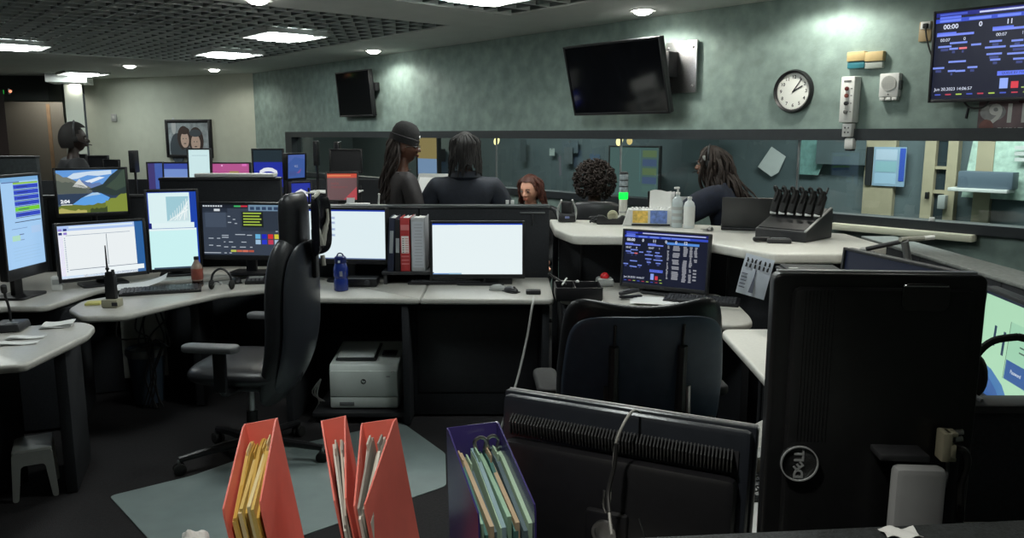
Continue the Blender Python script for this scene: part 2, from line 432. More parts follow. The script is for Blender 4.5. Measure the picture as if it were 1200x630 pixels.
# green exit sign glow
# framed portrait
p0 = at_line(198, 183, FA, FB, .03); p1 = at_line(248, 183, FA, FB, .03); pz1 = at_line(222, 142, FA, FB, .03).z
W_ = (p1-p0).length; H_ = pz1-p0.z
o = thing('framed_picture', 'black-framed photograph of two faces on the pale far wall', 'picture', (p0+p1)/2+Vector((0, 0, 0)), yaw_far)
m = MB()
for cx, cz_, sx, sz in ((0, 0, W_, .05), (0, H_, W_, .05), (-W_/2, H_/2, .05, H_+.05), (W_/2, H_/2, .05, H_+.05)): m.box((cx, 0, cz_), (sx, .05, sz), M_black, bev=.006)
m.build('frame', o)
m = MB(); m.box((0, .005, H_/2), (W_, .02, H_), mat('photo_ground', rgb(150, 160, 166), .5, noise=.4, scale=9))
def disc(mb, x, z, rx, rz, m_, y): 
    bm = bmesh.new(); bmesh.ops.create_circle(bm, cap_ends=True, segments=20, radius=1)
    mb.add(bm, m_, Matrix.Translation((x, y, z)) @ XZ() @ Matrix.Diagonal((rx, rz, 1, 1)))
pm = [mat('photo_dark', rgb(70, 80, 88), .5), mat('photo_skin', rgb(214, 186, 172), .5), mat('photo_hair', rgb(62, 48, 44), .5), mat('photo_pale', rgb(190, 194, 196), .5)]
disc(m, -.25, .12, .16, .26, pm[0], -.006); disc(m, -.31, .5, .05, .14, pm[3], -.006)
disc(m, -.1, .30, .14, .2, pm[2], -.007); disc(m, -.08, .27, .09, .13, pm[1], -.008); disc(m, -.08, .42, .11, .06, pm[2], -.009)
disc(m, .16, .26, .16, .22, pm[2], -.0072); disc(m, .15, .22, .10, .14, pm[1], -.0082); disc(m, .15, .38, .13, .06, pm[0], -.0092)
disc(m, .02, .05, .2, .09, pm[0], -.0095)
for x, z in ((-.11, .29), (-.05, .29), (.12, .24), (.18, .24)): disc(m, x, z, .012, .008, pm[0], -.0101)
for x, z in ((-.08, .21), (.15, .16)): disc(m, x, z, .03, .008, pm[2], -.0101)
m.build('print', o)
# exit sign in the hall
p = at_y(3, 107, 12.5)
o = thing('exit_sign', 'small green-lit sign above the dark doorway of the hall', 'sign', p, 0)
m = MB(); m.box((0, 0, 0), (.2, .05, .09), M_dark, bev=.005); m.build('housing', o)
m = MB(); m.box((-.03, -.027, -.01), (.13, .004, .06), emat(rgb(40, 150, 60), 1.0)); m.build('lit_face', o)
m = MB(); m.ball((.13, -.02, 0), .022, emat(rgb(255, 150, 110), 1.5)); m.build('indicator_lamp', o)
# ================================================================ screens
LAY = .00045
def draw_screen(mb, w, h, base, ops, gain=1.0):
    """face toward -y, bottom edge on z = 0, centred on x; ops in 0..1 of the screen"""
    mb.box((0, .004, h/2), (w, .008, h), px_mat(*base, gain))
    def P(x, y, l): return Vector(((x-.5)*w, -l*LAY, y*h))
    for op in ops:
        k, l = op[0], op[1]
        if k == 'r':
            x0, y0, x1, y1, c = op[2:]
            mb.quad([P(x0, y0, l), P(x1, y0, l), P(x1, y1, l), P(x0, y1, l)], px_mat(*c, gain))
        elif k == 'p':
            pts, c = op[2:]
            bm = bmesh.new(); bm.faces.new([bm.verts.new(P(x, y, l)) for x, y in pts])
            bmesh.ops.triangulate(bm, faces=bm.faces)
            mb.add(bm, px_mat(*c, gain))
        elif k == 't':
            x, y, sz, txt, c = op[2:7]
            mb.text(txt, sz*h, px_mat(*c, gain), Matrix.Translation(P(x, y, l)) @ XZ(), ext=.0002, align=op[7] if len(op) > 7 else 'CENTER', bold=op[8] if len(op) > 8 else 0)
def bezel_mesh(mb, w, h, b, m, bb=None, depth=.03, bulge=True, T=None, vent=False):
    bb = bb or b
    T = T or Matrix.Identity(4)
    def bx(c, d, bev=.003, rot=None): 
        bm = bmesh.new(); bmesh.ops.create_cube(bm, size=1)
        for v in bm.verts: v.co = Vector((v.co.x*d[0], v.co.y*d[1], v.co.z*d[2]))
        bmesh.ops.bevel(bm, geom=list(bm.edges), offset=min(bev, .3*min(d)), segments=2, affect='EDGES', profile=.5)
        mb.add(bm, m, T @ Matrix.Translation(c))
    bx((0, depth/2+.006, (h+b-bb)/2), (w+2*b, depth, h+b+bb), .008)
    bx((-(w+b)/2, .0, (h+b-bb)/2), (b, .02, h+b+bb)); bx(((w+b)/2, .0, (h+b-bb)/2), (b, .02, h+b+bb))
    bx((0, 0, h+b/2), (w, .02, b)); bx((0, 0, -bb/2), (w, .02, bb))
    if bulge: bx((0, depth+.022, h*.45), (w*.6, .04, h*.6), .018)
def monitor(label, L, Rr, z0, z1, base, ops, zdesk=.75, bez=.016, bb=.022, tilt=3, gain=1.0, group=None, name='monitor', bm_=None, stand='std', depth=.032, mark=None, cat='monitor'):
    A = at_y(L[0], 300, L[1]); B = at_y(Rr[0], 300, Rr[1]); A.z = B.z = 0
    w = (B-A).length; h = z1-z0; yaw = math.atan2((B-A).y, (B-A).x)
    c = (A+B)/2
    o = thing(name, label, cat, (c.x, c.y, zdesk), yaw, group)
    T = Matrix.Translation((0, 0, z0-zdesk)) @ Matrix.Rotation(R(-tilt), 4, 'X')
    bm_ = bm_ or M_black
    m = MB(); bezel_mesh(m, w, h, bez, bm_, bb, depth, T=T); m.build('bezel', o)
    m = MB(); draw_screen(m, w, h, base, ops, gain); bmesh.ops.transform(m.bm, matrix=T, verts=m.bm.verts); m.build('screen', o, smooth=0)
    if mark:
        m = MB(); m.text(mark, .011, M_grey, T @ Matrix.Translation((0, -.0105, -bb/2)) @ XZ()); m.build('logo', o, smooth=0)
    if stand == 'std':
        n = MB(); n.box((0, .075, (z0-zdesk)/2+h*.2), (.07, .03, (z0-zdesk)+h*.4), bm_, bev=.006); n.box((0, .06, z0-zdesk+h*.4), (.11, .05, .11), bm_, bev=.008); n.build('stand_neck', o)
        n = MB(); n.prism(rrect(min(.26, w*.7), .19, .03), 0, .014, bm_, bev=.004, M=Matrix.Translation((0, .06, 0))); n.build('stand_base', o)
    elif stand == 'pole':
        n = MB(); n.cyl((0, .12, 0), (0, .12, z0-zdesk+h*.55), .018, bm_); n.box((0, .09, z0-zdesk+h*.5), (.09, .06, .09), bm_, bev=.01); n.build('stand_pole', o)
        n = MB(); n.lathe([(0, 0), (.11, 0), (.11, .01), (.03, .018), (0, .018)], bm_, c=(0, .12, 0)); n.build('stand_base', o)
    return o
# ---------------------------------------------------------------- board of numbers (the big television and one monitor share it)
BL, LB, WH, DK = (40, 62, 190), (96, 120, 240), (225, 232, 250), (12, 16, 34)
def board(full=False):
    o = [('r', 1, 0, .955, 1, 1, (30, 36, 130)), ('r', 2, .02, .965, .16, .99, (70, 90, 200)), ('r', 2, .22, .963, .97, .982, (205, 212, 245))]
    xs = (.02, .17, .31, .45, .57, .68)
    o += [('r', 1, 0, .885, .79 if full else 1, .93, (52, 78, 205)), ('r', 2, .02, .93, .13, .955, LB)]
    for i, (x, s) in enumerate(zip(xs, ('00:00', '0', '11', '0', '0', '12'))):
        o.append(('r', 2, x, .893, x+.11, .921, (110, 136, 240)))
        o.append(('t', 3, x+.06, .835, .075, s, WH, 'CENTER', .0006))
    for x, y in ((.0, .73), (.28, .745)):
        o += [('r', 1, x+.01, y, x+.11, y+.045, LB), ('r', 2, x+.01, y, x+.2, y+.026, (120, 140, 245))]
        o += [('t', 3, x+.055, y-.045, .05, '00:07', WH), ('t', 3, x+.155, y-.045, .05, '1' if x else '0', WH)]
    rows = [(.02, .60, .09), (.08, .635, .17), (.08, .57, .125), (.13, .57, .17), (.19, .60, .24), (.28, .62, .34), (.385, .61, .44), (.26, .555, .36), (.38, .55, .47), (.27, .48, .345), (.37, .47, .48), (.29, .415, .34), (.40, .41, .46),
            (.08, .42, .17), (.0, .355, .06), (.08, .315, .12), (.12, .31, .17), (.18, .345, .23)]
    for i, (x0, y, x1) in enumerate(rows):
        o.append(('r', 1, x0, y, x1, y+.022, (235, 120, 130) if i == 3 else (124, 146, 235)))
        if i % 3 != 1: o.append(('r', 1, x0+.015, y-.04, x1-.015, y-.012, (60, 70, 130)))
    o += [('r', 1, .33, .245, .49, .295, LB), ('t', 2, .41, .27, .035, 'QUEUE BY TYPE', (40, 50, 110)),
          ('r', 1, .345, .10, .385, .215, (150, 175, 250)), ('r', 1, .40, .10, .435, .175, (215, 60, 75)), ('r', 1, .45, .10, .48, .112, (190, 220, 110))]
    o += [('t', 1, .015, .115, .05, 'Jun 20,2023 14:06:57', WH, 'LEFT', .0)]
    for i in range(9): o.append(('r', 1, .02+i*.055, .045, .05+i*.055, .06, ((70, 90, 200), (190, 60, 80), (170, 200, 80))[i % 3]))
    return o
def board_table():
    o = [('r', 1, .52, .79, .90, .835, (90, 150, 235))]
    random.seed(3)
    for x0, x1, yb in ((.525, .555, .14), (.59, .68, .15), (.715, .77, .12), (.79, .83, .12), (.845, .885, .5)):
        y = .775
        while y > yb:
            if random.random() > .08: o.append(('r', 1, x0+random.random()*.01, y-.026, x1-random.random()*.012, y, (150, 152, 160)))
            y -= .032
    for y in (.15, .21, .27, .33): o.append(('r', 1, .845, y, .885, y+.03, (150, 152, 160)))
    return o
# ================================================================ on the wall
def wall_empty(name, label, cat, p, rz=0): return thing(name, label, cat, p, WYAW+rz)
# right television: lit number board
def television(label, p_tl, s_w, h, tilt, off, base, ops, gain=1.0, plug=False):
    """p_tl: world point of the top-left corner of the set"""
    c = p_tl+RW*(s_w/2)
    o = wall_empty('television', label, 'television', Vector((c.x, c.y, c.z-h)))
    T = Matrix.Translation((0, 0, h)) @ Matrix.Rotation(R(tilt), 4, 'X') @ Matrix.Translation((0, 0, -h))
    m = MB(); bezel_mesh(m, s_w-.03, h-.04, .015, M_black, .02, .045, T=T @ Matrix.Translation((0, 0, .022))); m.build('bezel', o)
    m = MB()
    if base is not None: draw_screen(m, s_w-.03, h-.04, base, ops, gain)
    else: m.box((0, .004, h/2), (s_w-.03, .008, h-.04), M_tvoff)
    bmesh.ops.transform(m.bm, matrix=T @ Matrix.Translation((0, 0, .022 if base is not None else 0)), verts=m.bm.verts); m.build('screen', o, smooth=0)
    return o, T
M_tvoff = mat('dark_screen_glass', (.004, .0045, .006), .08, spec=.8)
tv3, T = television('wall television lit with blue rows of call figures and a date line', at_w(1095, 13, .11), 1.12, .545, 2, 0, (12, 16, 40), board()+[('r', 1, .5, .02, .92, .85, (18, 22, 44))]+[x if x[0] != 'r' else x for x in board_table()], gain=1.0)
m = MB(); m.box((0, .09, .32), (.4, .09, .3), M_black, bev=.01); m.tube([(-.36, .03, .01), (-.33, .05, -.03), (-.26, .06, -.03), (-.22, .05, .01)], .006, M_bcable, smooth=4); m.build('wall_mount', tv3)
tv2, T = television('large dark television tilted down on an arm from a steel wall plate', at_w(660, 55, .36), 1.06, .60, 15, 0, None, None)
pl = at_w(801, 79, .0)
d_ = (pl-Vector(tv2.location)); lx = d_.dot(RW); lz = d_.z
m = MB(); m.box((lx, .33, lz), (.31, .02, .40), M_alu, bev=.004)
for sx in (-1, 1):
    for sz in (-1, 1): m.ball((lx+sx*.12, .32, lz+sz*.15), .012, M_steel)
m.build('wall_plate', tv2)
m = MB(); m.box((lx-.12, .26, lz+.02), (.2, .12, .2), M_black, bev=.01); m.tube([(lx-.16, .3, lz+.1), (lx-.1, .18, lz+.11), (lx-.3, .12, lz+.09), (lx-.4, .11, lz+.06)], .018, M_black, smooth=3)
m.tube([(lx-.16, .3, lz-.1), (lx-.1, .18, lz-.11), (lx-.3, .14, lz-.09), (lx-.4, .12, lz-.06)], .018, M_black, smooth=3); m.build('swing_arm', tv2)
tv1, T = television('small dark television on the far stretch of the green wall', at_w(393, 85, .15), .84, .57, 5, 0, None, None)
m = MB(); m.box((0, .11, .22), (.5, .09, .42), M_black, bev=.01); m.box((.42, .1, .36), (.06, .06, .1), M_black, bev=.008); m.build('wall_mount', tv1)
# clock
p = at_w(931, 107, .0)
o = wall_empty('wall_clock', 'round white wall clock with a black rim and hands at six past two', 'clock', p)
r_ = .15
m = MB(); m.lathe([(r_-.022, .0), (r_, .0), (r_+.002, .02), (r_-.008, .042), (r_-.022, .03), (r_-.022, .0)], M_black, rot=(90, 0, 0), seg=40); m.build('rim', o)
m = MB(); m.cyl((0, 0, 0), (0, -.014, 0), r_-.02, mat('clock_face', rgb(232, 234, 228), .6), seg=40)
for k in range(1, 13):
    a = R(90-30*k); m.text(str(k), .034, M_ink, Matrix.Translation((.098*math.cos(a), -.0145, .098*math.sin(a))) @ XZ(), bold=.0006)
for k in range(60):
    a = R(6*k); m.box((.122*math.cos(a), -.0144, .122*math.sin(a)), (.005, .0006, .0014), M_ink, rot=Matrix.Rotation(-a, 4, 'Y'))
m.build('face', o)
def hand(nm, deg, ln, wd, y):
    a = R(90-deg); m = MB(); m.box((math.cos(a)*ln*.42, y, math.sin(a)*ln*.42), (ln, .002, wd), M_ink, rot=Matrix.Rotation(-a, 4, 'Y')); m.build(nm, o)
hand('hour_hand', 63, .085, .009, -.017); hand('minute_hand', 36, .115, .007, -.0195)
# two two-tone cards / thermostats
for x, c2, lab in ((1006, rgb(40, 110, 122), 'small wall box with a tan top and a teal lower half'), (1027, rgb(150, 158, 152), 'small wall box with a tan top and a grey lower half')):
    o = wall_empty('wall_box', lab, 'wall box', at_w(x, 70))
    m = MB(); m.box((0, -.02, .02), (.122, .045, .062), mat('tan_cover', rgb(186, 164, 116), .6, noise=.05), bev=.005); m.build('cover', o)
    m = MB(); m.box((0, -.016, -.034), (.118, .036, .046), mat('box_low_%d' % x, c2, .5), bev=.005); m.build('lower_panel', o)
# signal box
o = wall_empty('control_box', 'tall white control box with a column of dark buttons and a connector below', 'control box', at_w(1000, 117))
m = MB(); m.box((0, -.045, 0), (.095, .09, .30), M_white, bev=.006)
m.box((.0, -.092, .12), (.05, .002, .008), M_grey); m.build('housing', o)
for k, (z, c) in enumerate(((.07, rgb(90, 28, 26)), (.025, rgb(120, 60, 50)), (-.025, rgb(20, 20, 22)), (-.08, rgb(95, 95, 92)))):
    m = MB(); m.cyl((0, -.09, z), (0, -.104, z), .014, mat('button_%d' % k, c, .4), bev=.003)
    if k == 2: m.box((.012, -.1, z), (.016, .006, .008), M_ink)
    m.box((.03, -.0905, z), (.012, .0015, .006), M_grey); m.build('button', o)
m = MB(); m.box((.0, -.035, -.2), (.066, .06, .09), M_white, bev=.006)
for sx in (-1, 1):
    for sz in (-1, 1): m.box((sx*.012, -.066, -.2+sz*.015), (.008, .002, .01), M_ink)
m.build('outlet', o)
m = MB(); m.box((.015, -.03, -.29), (.062, .055, .075), M_white, bev=.01); m.box((.015, -.03, -.332), (.05, .045, .012), M_ink, bev=.003); m.cyl((0, -.03, -.25), (0, -.03, -.24), .014, M_lgrey); m.build('plug', o)
# wall speaker
o = wall_empty('wall_speaker', 'small square white wall speaker with a round grille', 'speaker', at_w(1045, 100))
m = MB(); m.box((0, -.02, .0), (.125, .045, .15), M_white, bev=.006); m.box((.062, -.02, 0), (.02, .03, .06), M_grey, bev=.004); m.build('housing', o)
m = MB(); m.cyl((0, -.042, .012), (0, -.048, .012), .047, mat('speaker_cloth', rgb(178, 180, 176), .8), seg=30)
for k in range(-4, 5):
    for j in range(-4, 5):
        if k*k+j*j < 17: m.box((k*.01, -.0485, .012+j*.01), (.003, .001, .003), M_grey)
m.build('grille', o)
m = MB(); m.box((0, -.044, -.058), (.008, .002, .006), M_ink)
for k in (-1, 0, 1): m.box((k*.04, -.022, -.086), (.034, .04, .02), M_white, bev=.004)
m.build('switch', o)
# outlet with plug beside the big tv
o = wall_empty('power_outlet', 'wall outlet with a black plug beside the lit television', 'outlet', at_w(1085, 37))
m = MB(); m.box((0, -.006, 0), (.075, .014, .12), mat('outlet_tan', rgb(160, 140, 104), .5), bev=.003); m.box((.005, -.018, .035), (.06, .02, .045), M_white, bev=.004); m.build('plate', o)
m = MB(); m.box((.01, -.03, .03), (.03, .03, .03), M_black, bev=.005); m.tube([(.012, -.04, .02), (.03, -.04, -.06), (.06, -.03, -.15), (.1, -.02, -.2)], .005, M_bcable, smooth=4); m.build('plug', o)
# poster
pA = at_w(1148, 120)
o = wall_empty('poster', 'printed poster with large white 911 numerals below the lit television', 'poster', Vector((pA.x, pA.y, pA.z))+RW*.24)
m = MB(); m.box((0, -.003, -.10), (.48, .005, .25), mat('poster_print', rgb(112, 92, 96), .5, noise=.45, scale=7))
for x, y, rx, rz, c in ((-.16, -.06, .07, .05, (150, 150, 150)), (-.14, -.19, .12, .04, (90, 60, 66)), (.1, .0, .13, .024, (70, 34, 40)), (-.19, -.15, .04, .05, (130, 84, 78)), (.1, -.2, .12, .02, (104, 84, 84))):
    disc(m, x, y, rx, rz, mat('poster_%d_%d_%d' % c, rgb(*c), .5, noise=.3, scale=14), -.0062)
m.text('911', .150, mat('poster_white', rgb(214, 214, 210), .5), Matrix.Translation((-.07, -.0066, -.072)) @ XZ(), bold=.004)
m.text('DISPATCHERS', .036, MATS['poster_white'], Matrix.Translation((.0, -.0066, -.163)) @ XZ(), bold=.0008, sx=1.15)
m.build('print', o, smooth=0)
# loose black clip mark on the wall
m = MB(); m.box((0, -.006, 0), (.012, .012, .07), M_ink, rot=(0, 8, 0), bev=.003)
tag(m.build('wall_hook', loc=at_w(1134, 132), rot=(0, 0, WYAW)), 'short black hook on the wall under the lit television', 'hook')
# ================================================================ behind the glass
def corr_thing(name, label, cat, px, py, off=.05): return thing(name, label, cat, at_w(px, py, TC+off), WYAW)
o = corr_thing('notice', 'blue and white notice on the tan post behind the glass', 'notice', 1037, 195, .07)  # a reflection of lit monitors in the glass, built as a coloured panel
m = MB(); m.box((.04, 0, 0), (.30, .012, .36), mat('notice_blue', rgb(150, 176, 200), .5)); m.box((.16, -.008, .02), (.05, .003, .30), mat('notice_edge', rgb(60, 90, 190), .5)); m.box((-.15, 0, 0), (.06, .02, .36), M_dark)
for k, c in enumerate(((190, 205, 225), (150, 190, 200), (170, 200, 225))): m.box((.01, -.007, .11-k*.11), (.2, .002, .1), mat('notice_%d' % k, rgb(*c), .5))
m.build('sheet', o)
def paper_patch(label, px, py, w, h, m_, rot=0, name='paper_notice'):
    o = corr_thing(name, label, 'notice', px, py)
    m = MB(); bm = bmesh.new(); 
    pts = [(-w*.5, -h*.5), (w*.3, -h*.5), (w*.5, -h*.2), (w*.42, h*.5), (-w*.4, h*.5)]
    m.prism(pts, -.002, .002, m_, M=Matrix.Rotation(R(rot), 4, 'Y') @ XZ()); m.build('sheet', o)
    return o
MP = mat('pale_green_paper', rgb(190, 214, 200), .7, noise=.25, scale=18)
paper_patch('pale crumpled notice behind the glass at the far end near the tan strip', 1176, 195, .62, .55, MP)  # sheet stands in for a mirrored patch of the room in the glass
paper_patch('pale teal notice behind the glass near the glazing joint', 951, 180, .28, .42, mat('teal_paper', rgb(120, 160, 156), .7, noise=.2))
paper_patch('tilted white sheet behind the glass above the charging rack', 905, 190, .24, .26, M_paper, 30)
m = corr_thing('wall_shelf', 'small lit shelf box behind the glass at the far end', 'shelf', 1157, 215, .18)
b = MB(); b.box((0, 0, .03), (.42, .14, .14), mat('shelf_slate', rgb(90, 104, 118), .5), bev=.005); b.box((-.04, -.02, -.055), (.46, .18, .03), M_white, bev=.004); b.build('body', m)
for k in range(3):
    tag(MB().box((0, 0, 0), (.12, .02, .03), M_white).build('wall_clip', loc=at_w(1199, 173+k*7, TC+.1), rot=(0, 0, WYAW)), ['top one', 'middle one', 'bottom one'][k]+' of three white clips behind the glass beside the pale notice', 'clip', 'white clips behind the glass')
# wall display
o = corr_thing('wall_display', 'pale green display with a coloured index column behind the glass near the signal tower', 'display', 742, 212, .4)
m = MB(); draw_screen(m, .75, .78, (92, 116, 112), [('r', 1, .62, .5+.0, .64, .98, (96, 130, 130))]+[('r', 1, .68, .86-k*.13, .96, .96-k*.13, ((112, 130, 90), (84, 100, 132), (112, 130, 90), (84, 100, 132), (96, 122, 116))[k]) for k in range(5)], .8)
bmesh.ops.transform(m.bm, matrix=Matrix.Translation((0, 0, -.39)), verts=m.bm.verts); m.build('screen', o, smooth=0)
m = MB(); bezel_mesh(m, .75, .78, .02, M_dark, .02, .03, T=Matrix.Translation((0, 0, -.39)), bulge=False); m.box((0, .2, 0), (.2, .36, .2), M_dark); m.build('bezel', o)
# glowing panels imitating a lit room, between the two standing women
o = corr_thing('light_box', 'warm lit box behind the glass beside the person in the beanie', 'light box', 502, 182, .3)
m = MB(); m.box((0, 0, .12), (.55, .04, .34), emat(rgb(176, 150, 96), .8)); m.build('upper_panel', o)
m = MB(); m.box((0, 0, -.18), (.55, .04, .26), emat(rgb(150, 176, 215), .8)); m.build('lower_panel', o)  # lower glowing panel, part of the imitated lit room
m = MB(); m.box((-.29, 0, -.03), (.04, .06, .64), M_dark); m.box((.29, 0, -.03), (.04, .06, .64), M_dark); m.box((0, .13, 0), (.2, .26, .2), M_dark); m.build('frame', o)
# papers pinned behind the glass
for k, (x, y, w_, h_, c, lb_) in enumerate(((668, 172, .30, .16, (92, 104, 112), 'grey sheet pinned high behind the glass above the curly-haired head'), (647, 178, .10, .10, (170, 180, 176), 'small white card behind the glass above the seated person'), (666, 182, .16, .22, (96, 104, 108), 'folded grey sheet behind the glass beside the small white card'), (697, 186, .18, .12, (84, 104, 128), 'bluish sheet behind the glass left of the signal tower'), (613, 176, .12, .3, (74, 84, 88), 'narrow grey strip behind the glass above the seated person'), (820, 175, .5, .3, (70, 84, 88), 'wide slate board behind the glass near the long-haired person'), (985, 178, .5, .24, (84, 96, 100), 'wide grey board behind the glass left of the tan post'))):
    o = corr_thing('pinned_sheet', lb_.replace('left of', 'beside'), 'sheet', x, y, .05+.01*k); m = MB(); m.box((0, 0, 0), (w_, .006, h_), mat('sheet_%d' % k, rgb(*c), .7, noise=.1, scale=10)); m.box((0, -.004, h_*.42), (w_*.2, .004, .012), M_grey); m.build('sheet', o)
# added glowing bulbs on cords imitate downlight glints in the glass
for x, y, lab in ((582, 165, 'small warm lamp behind the glass beside the navy-coated person'), (726, 165, 'small warm lamp pair behind the glass above the signal tower')):
    o = corr_thing('pendant_lamp', lab, 'lamp', x, y, 1.2)
    m = MB(); m.ball((0, 0, 0), (.035, .035, .055), emat(rgb(255, 236, 160), 2.2), rot=(0, 25, 0)); 
    if x > 700: m.ball((.14, 0, .0), (.03, .03, .04), emat(rgb(220, 190, 120), 1.4))
    m.build('bulb', o)
    m = MB(); m.cyl((0, 0, .05), (0, 0, CEIL-at_w(x, y, TC+1.2).z), .006, M_dark); m.build('cord', o)
# ================================================================ consoles
def P2(px, py, z=.75):
    p = at_z(px, py, z); return (p.x, p.y)
def worktop(label, pts, z=.75, th=.035, rad=.03, name='worktop', lam=None):
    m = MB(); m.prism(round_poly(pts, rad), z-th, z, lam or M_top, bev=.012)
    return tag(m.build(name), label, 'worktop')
def ccw(pts):
    a = sum(p[0]*q[1]-q[0]*p[1] for p, q in zip(pts, pts[1:]+pts[:1])); return pts if a > 0 else pts[::-1]
def panel_thing(label, A, B, z0, z1, th=.06, name='desk_divider', cap=True, capm=None, m_=None):
    A = Vector((*A, 0)); B = Vector((*B, 0))
    o = thing(name, label, 'desk divider', (A+B)/2, math.atan2((B-A).y, (B-A).x))
    L = (B-A).length; m = MB(); n = max(1, round(L/.75))
    for k in range(n): m.box((-L/2+L*(k+.5)/n, 0, (z0+z1)/2), (L/n-.006, th, z1-z0), m_ or M_panel, bev=.006)
    m.build('fabric_face', o)
    if cap: m = MB(); m.box((0, 0, z1+.009), (L, th+.02, .02), capm or M_dark, bev=.006); m.build('cap_rail', o)
    return o
# left console -----------------------------------------------------------
deck = ccw([P2(-60, 372), P2(0, 359), P2(52, 359), P2(78, 351), P2(115, 338), P2(200, 328), P2(300, 320), P2(350, 317), (-1.42, 5.5), (-2.0, 5.5), (-3.6, 5.15)])
worktop('pale worktop carrying the row of five lit monitors with the lake screen above', deck, rad=.06)
kb = ccw([P2(79, 362, .74), P2(96, 352, .74), P2(150, 343, .74), P2(225, 331, .74), P2(300, 325.5, .74), P2(345, 324, .74), P2(345, 336, .74), P2(315, 337.5, .74), P2(260, 343, .74), P2(200, 356, .74), P2(145, 369, .74), P2(95, 371, .74)])
worktop('curved pale keyboard shelf in front of the lit monitors with keyboard and radio on it', kb, z=.74, rad=[.05, .05, .02, .02, .02, .02, .02, .02, .06, .06, .05, .05], name='keyboard_shelf')
wing = ccw([P2(-90, 440), P2(0, 428.5), P2(28, 427), P2(104, 391), P2(112, 381), P2(97, 376), P2(0, 384), P2(-90, 390)])
worktop('pale corner worktop with papers and a desk microphone at the edge of the picture', wing, rad=[.02, .05, .08, .06, .04, .06, .02, .02])
panel_thing('tall dark divider behind the dispatch map screens', (-2.45, 5.62), (-1.62, 5.68), 0, 1.335, cap=True)
panel_thing('dark divider behind the lake screen and the white form screen', (-3.9, 5.45), (-2.46, 5.6), 0, 1.22)
o = thing('console_cabinet', 'dark console base under the curved keyboard shelf with a grey access panel', 'console cabinet', (-2.0, 5.0, 0), 0)
m = MB()
m.box((-.75, -.05, .36), (1.3, .05, .70), M_panel, rot=(0, 0, 22), bev=.006); m.box((.25, .2, .36), (.9, .05, .70), M_panel, rot=(0, 0, 5), bev=.006)
m.box((.05, -.05, .36), (.05, .45, .70), M_dark, rot=(0, 0, 10), bev=.006); m.box((-.66, -.45, .36), (.30, .5, .69), M_panel, rot=(0, 0, 20), bev=.01); m.build('carcass', o)
m = MB(); m.box((-.34, -.03, .40), (.26, .02, .56), mat('access_panel_grey', rgb(176, 178, 172), .6, noise=.08), rot=(0, 0, 15), bev=.004); m.build('access_panel', o)
m = MB(); m.tube([(-.62, -.72, .60), (-.58, -.735, .605), (-.5, -.73, .60)], .007, M_steel, smooth=4); m.build('handle', o)
o = thing('pedestal', 'dark drawer pedestal under the corner worktop at the edge of the picture', 'pedestal', (-2.66, 3.5, 0), R(-20))
m = MB(); m.box((0, 0, .35), (.55, .5, .69), M_panel, bev=.01); m.build('carcass', o)
for k, z in enumerate((.58, .38, .17)):
    m = MB(); m.box((.0, -.256, z), (.5, .02, .18), M_dark, bev=.005); dr = m.build('drawer', o)
    m = MB(); m.tube([(-.07, -.268, z), (-.06, -.29, z), (.06, -.29, z), (.07, -.268, z)], .006, M_dark, smooth=3); m.build('handle', dr)
# under-desk cables and bin
m = MB(); random.seed(5)
for k in range(7):
    x0 = random.uniform(-.12, .12)
    m.tube([(x0, 0, .70), (x0+random.uniform(-.1, .1), -.03, .5+random.uniform(-.1, .1)), (x0*.5+random.uniform(-.08, .08), .02, .42), (x0*.3, 0, .2), (.02*k-.05, -.02, .012)], .005, M_bcable, smooth=6)
tag(m.build('cable_bundle', loc=at_z(180, 478, 0)), 'loose bundle of black cables hanging under the curved keyboard shelf', 'cables')
o = thing('waste_bin', 'round blue-grey waste bin under the curved keyboard shelf', 'bin', at_z(184, 466, 0)+Vector((-.02, -.06, 0)))
m = MB(); m.lathe([(0, .004), (.085, .004), (.11, .34), (.115, .345), (.108, .35), (.104, .335), (.08, .012), (0, .012)], mat('bin_blue_grey', rgb(58, 70, 84), .5, noise=.1)); m.build('bin_body', o)
m = MB(); m.lathe([(.09, .3), (.112, .345), (.120, .35), (.122, .32), (.112, .3)], mat('bin_liner', rgb(120, 124, 122), .4, noise=.15)); m.build('bin_liner', o)
m = MB(); m.box((0, 0, .35), (.05, .42, .69), M_panel, bev=.006); tag(m.build('support_slab', loc=(-2.12, 3.72, 0), rot=(0, 0, R(20))), 'dark upright slab holding up the rounded end of the corner worktop', 'support')
# white step stool
o = thing('step_stool', 'small white plastic step stool on the dark floor', 'stool', at_z(44, 574, 0), R(-62)); o.scale = (.8, .8, .98)
sp = mat('stool_white', rgb(158, 162, 158), .45, noise=.06)
m = MB(); m.box((0, 0, .232), (.26, .2, .026), sp, bev=.01); m.build('seat', o)
for sx in (-1, 1):
    m = MB()
    m.prism(round_poly([(-.115, .0), (-.085, 0), (-.06, .17), (.06, .17), (.085, 0), (.115, 0), (.1, .235), (-.1, .235)], .02), -.011, .011, sp, M=Matrix.Translation((sx*.125, 0, 0)) @ Matrix.Rotation(R(90), 4, 'Z') @ Matrix.Rotation(R(90), 4, 'X') @ Matrix.Rotation(R(0), 4, 'Y')); m.build('leg', o)
